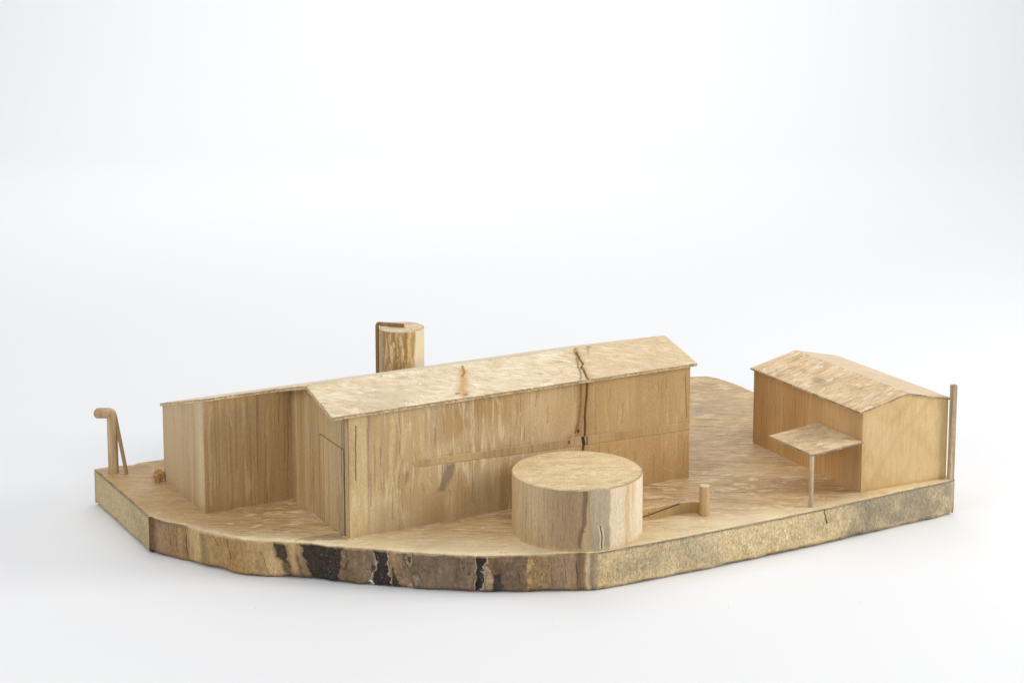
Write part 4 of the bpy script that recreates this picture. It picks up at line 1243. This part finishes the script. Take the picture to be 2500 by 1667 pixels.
E_ = [np.array([cx[-1], cy[-1], -.004]), np.array([cx[-1] + nx[-1] * thk[-1], cy[-1] + ny[-1] * thk[-1], -.004]), np.array([cx[-1] + nx[-1] * thk[-1], cy[-1] + ny[-1] * thk[-1], hh[-1]]), np.array([cx[-1], cy[-1], hh[-1]])]
B.quad(*E_)
B.build('wall_body', M_peg, lw, (0.75, -.24, 0))

PG = (0.8575, -.2785)
peg = thing('round_peg', 'short round wooden peg standing at the end of the low curved wall', 'peg', (PG[0], PG[1], 0))
def pside(pt, T, Z):
    n = fbm(T * 4, Z * 20, 3, 4)
    pt.over((.62, .45, .22), sstep(-.2, .3, np.cos(T + .9) + .3 * n) * .4)
def ptop(pt, T, ed, X, Y):
    pt.over((.66, .56, .40), .6 * np.ones_like(ed)); pt.over((.3, .25, .18), (1 - sstep(.0004, .0015, ed)) * .4)
B1, B2 = Build(), Build()
drum(B1, B2, PG[0], PG[1], .0133, .0775, 120, 60, pside, ptop, bev=.0008, nr=14)
B1.build('side', M_peg, peg, (PG[0], PG[1], 0)); B2.build('top', M_end, peg, (PG[0], PG[1], 0))

# ------------------------------------------------------------------ bent pipe with its brace at the left end
BP = np.array([-0.334, 0.790, 0])
bp_ = thing('bent_pipe', 'bent wooden pipe with rounded arm and thin leaning brace at the left slab end', 'pipe', BP)
B = Build()
r = .0124
ht = .1660
armd = -RT
pts = [BP + [0, 0, -.004], BP + [0, 0, .05], BP + [0, 0, .10], BP + [0, 0, ht - .012]]
for a in np.linspace(0, math.pi / 2, 6)[1:]:
    pts.append(BP + [0, 0, ht - .012] + armd * (.008 * (1 - math.cos(a))) + np.array([0, 0, .012 * math.sin(a)]))
endp = BP + [0, 0, ht] + armd * .0370
pts.append(endp)
npath = (len(pts) - 1) * 4 + 1
ha = np.full(npath, r * .92); hb = np.full(npath, r)
sweep(B, pts, ha, hb, fwd, 4, round_=.32)
# rounded tip
tip = [endp + armd * (r * .9 * math.sin(t)) for t in np.linspace(0, math.pi / 2 * .97, 7)]
k = np.array([math.cos(t) for t in np.linspace(0, math.pi / 2 * .97, 7)])
kk = np.interp(np.linspace(0, 6, 6 * 2 + 1), np.arange(7), k)
sweep(B, tip, r * .92 * (.5 + .5 * kk), r * kk, fwd, 2, round_=.32)
B.build('pipe', M_pipe, bp_, BP)
B = Build()
b0 = np.array([-.3060, .7640, -.003]); b1 = BP + np.array([0, 0, .158]) + RT * (r * .75) - fwd * .003
sweep(B, [b0, b0 * .5 + b1 * .5, b1], .0046, .0040, RT, 10, round_=.3)
o = B.build('brace', M_dark, bp_, BP)

# ------------------------------------------------------------------ tuft of dyed sponge
rng = random.Random(7)
TB = np.array([-.2525, .6590, 0])
B = Build()
th, ph = np.meshgrid(np.linspace(0, 2 * math.pi, 60, endpoint=False), np.linspace(0.02, math.pi - .02, 40), indexing='ij')
dx, dy, dz = np.cos(th) * np.sin(ph), np.sin(th) * np.sin(ph), np.cos(ph)
rad = 1 + .25 * fbm(th * 3, ph * 5, 3, 4) + .2 * fbm(th * 9, ph * 9, 5, 2)
P = np.stack([TB[0] + .0098 * rad * dx, TB[1] + .0106 * rad * dy, .0155 + .0130 * rad * dz], -1)
P[..., 2] = np.maximum(P[..., 2], 0)
q = Paint(P.shape[:2])
q.over((.30, .15, .04), .8 * sstep(-.3, .3, fbm(th * 8, ph * 8, 2, 3)))
B.grid(P, q, wrap=True, flip=True)
for _ in range(2600):
    t_, p_ = rng.uniform(0, 6.283), math.acos(rng.uniform(-.9, 1))
    k = rng.uniform(.85, 1.22)
    c = np.array([TB[0] + .0115 * k * math.cos(t_) * math.sin(p_), TB[1] + .0125 * k * math.sin(t_) * math.sin(p_), max(.0012, .0165 + .0150 * k * math.cos(p_))])
    s_ = rng.uniform(.0005, .0014)
    R3 = np.linalg.qr(np.array([[rng.gauss(0, 1) for _ in range(3)] for _ in range(3)]))[0]
    g = np.array([[[1, 0, -1.2], [0, 1, -1.2], [-1, 0, -1.2], [0, -1, -1.2]], [[1, .2, 0], [-.2, 1, .3], [-1, -.3, 0], [.2, -1, -.2]], [[.2, 0, 1], [0, .2, 1], [-.2, 0, 1], [0, -.2, 1]]]).transpose(1, 0, 2) * s_
    q = Paint((4, 3)); v = rng.random()
    q.over(((.78, .56, .26), (.62, .39, .14), (.38, .20, .06))[int(v * 2.99)], np.ones((4, 3)) * .9)
    B.grid(g @ R3.T + c, q, wrap=True)
o = B.build('sponge_bush', M_tuft, None, TB, smooth=False)
o['label'] = 'tiny crumbly orange brown tuft standing against the corner of the wing'
o['category'] = 'bush'

# ------------------------------------------------------------------ specks of sawdust fallen on the paper
rng = random.Random(21)
B = Build()
for _ in range(45):
    a, b_ = rng.uniform(-1.4, 2.2), rng.uniform(-1.5, .1)
    c = np.array([.6, .0, ZB]) + RT * (a - .4) + fwd * b_
    if -.40 < c[0] < 1.7 and c[1] > -.45 and c[1] > .45 - (c[0] + .4) * 1.05: continue
    s_ = rng.uniform(.0006, .0013)
    k = rng.uniform(0, 3)
    g = np.array([[[math.cos(k + t) * s_ * rng.uniform(.6, 1.3), math.sin(k + t) * s_ * rng.uniform(.3, .9), z * s_ * .6] for z in (0, .6)] + [[0, 0, s_ * .5]] for t in (0, 1.3, 2.5, 3.9, 5.1)])
    q = Paint((5, 3)); q.over(rng.choice([(.12, .09, .07), (.3, .24, .16), (.4, .33, .22), (.25, .25, .26)]), np.ones((5, 3)))
    B.grid(c + g, q, wrap=True)
o = B.build('sawdust_specks', M_post, None, (.6, 0, ZB), smooth=False)
o['kind'] = 'stuff'
o['label'] = 'scattered tiny sawdust specks on the white paper around the slab'
o['category'] = 'dust'
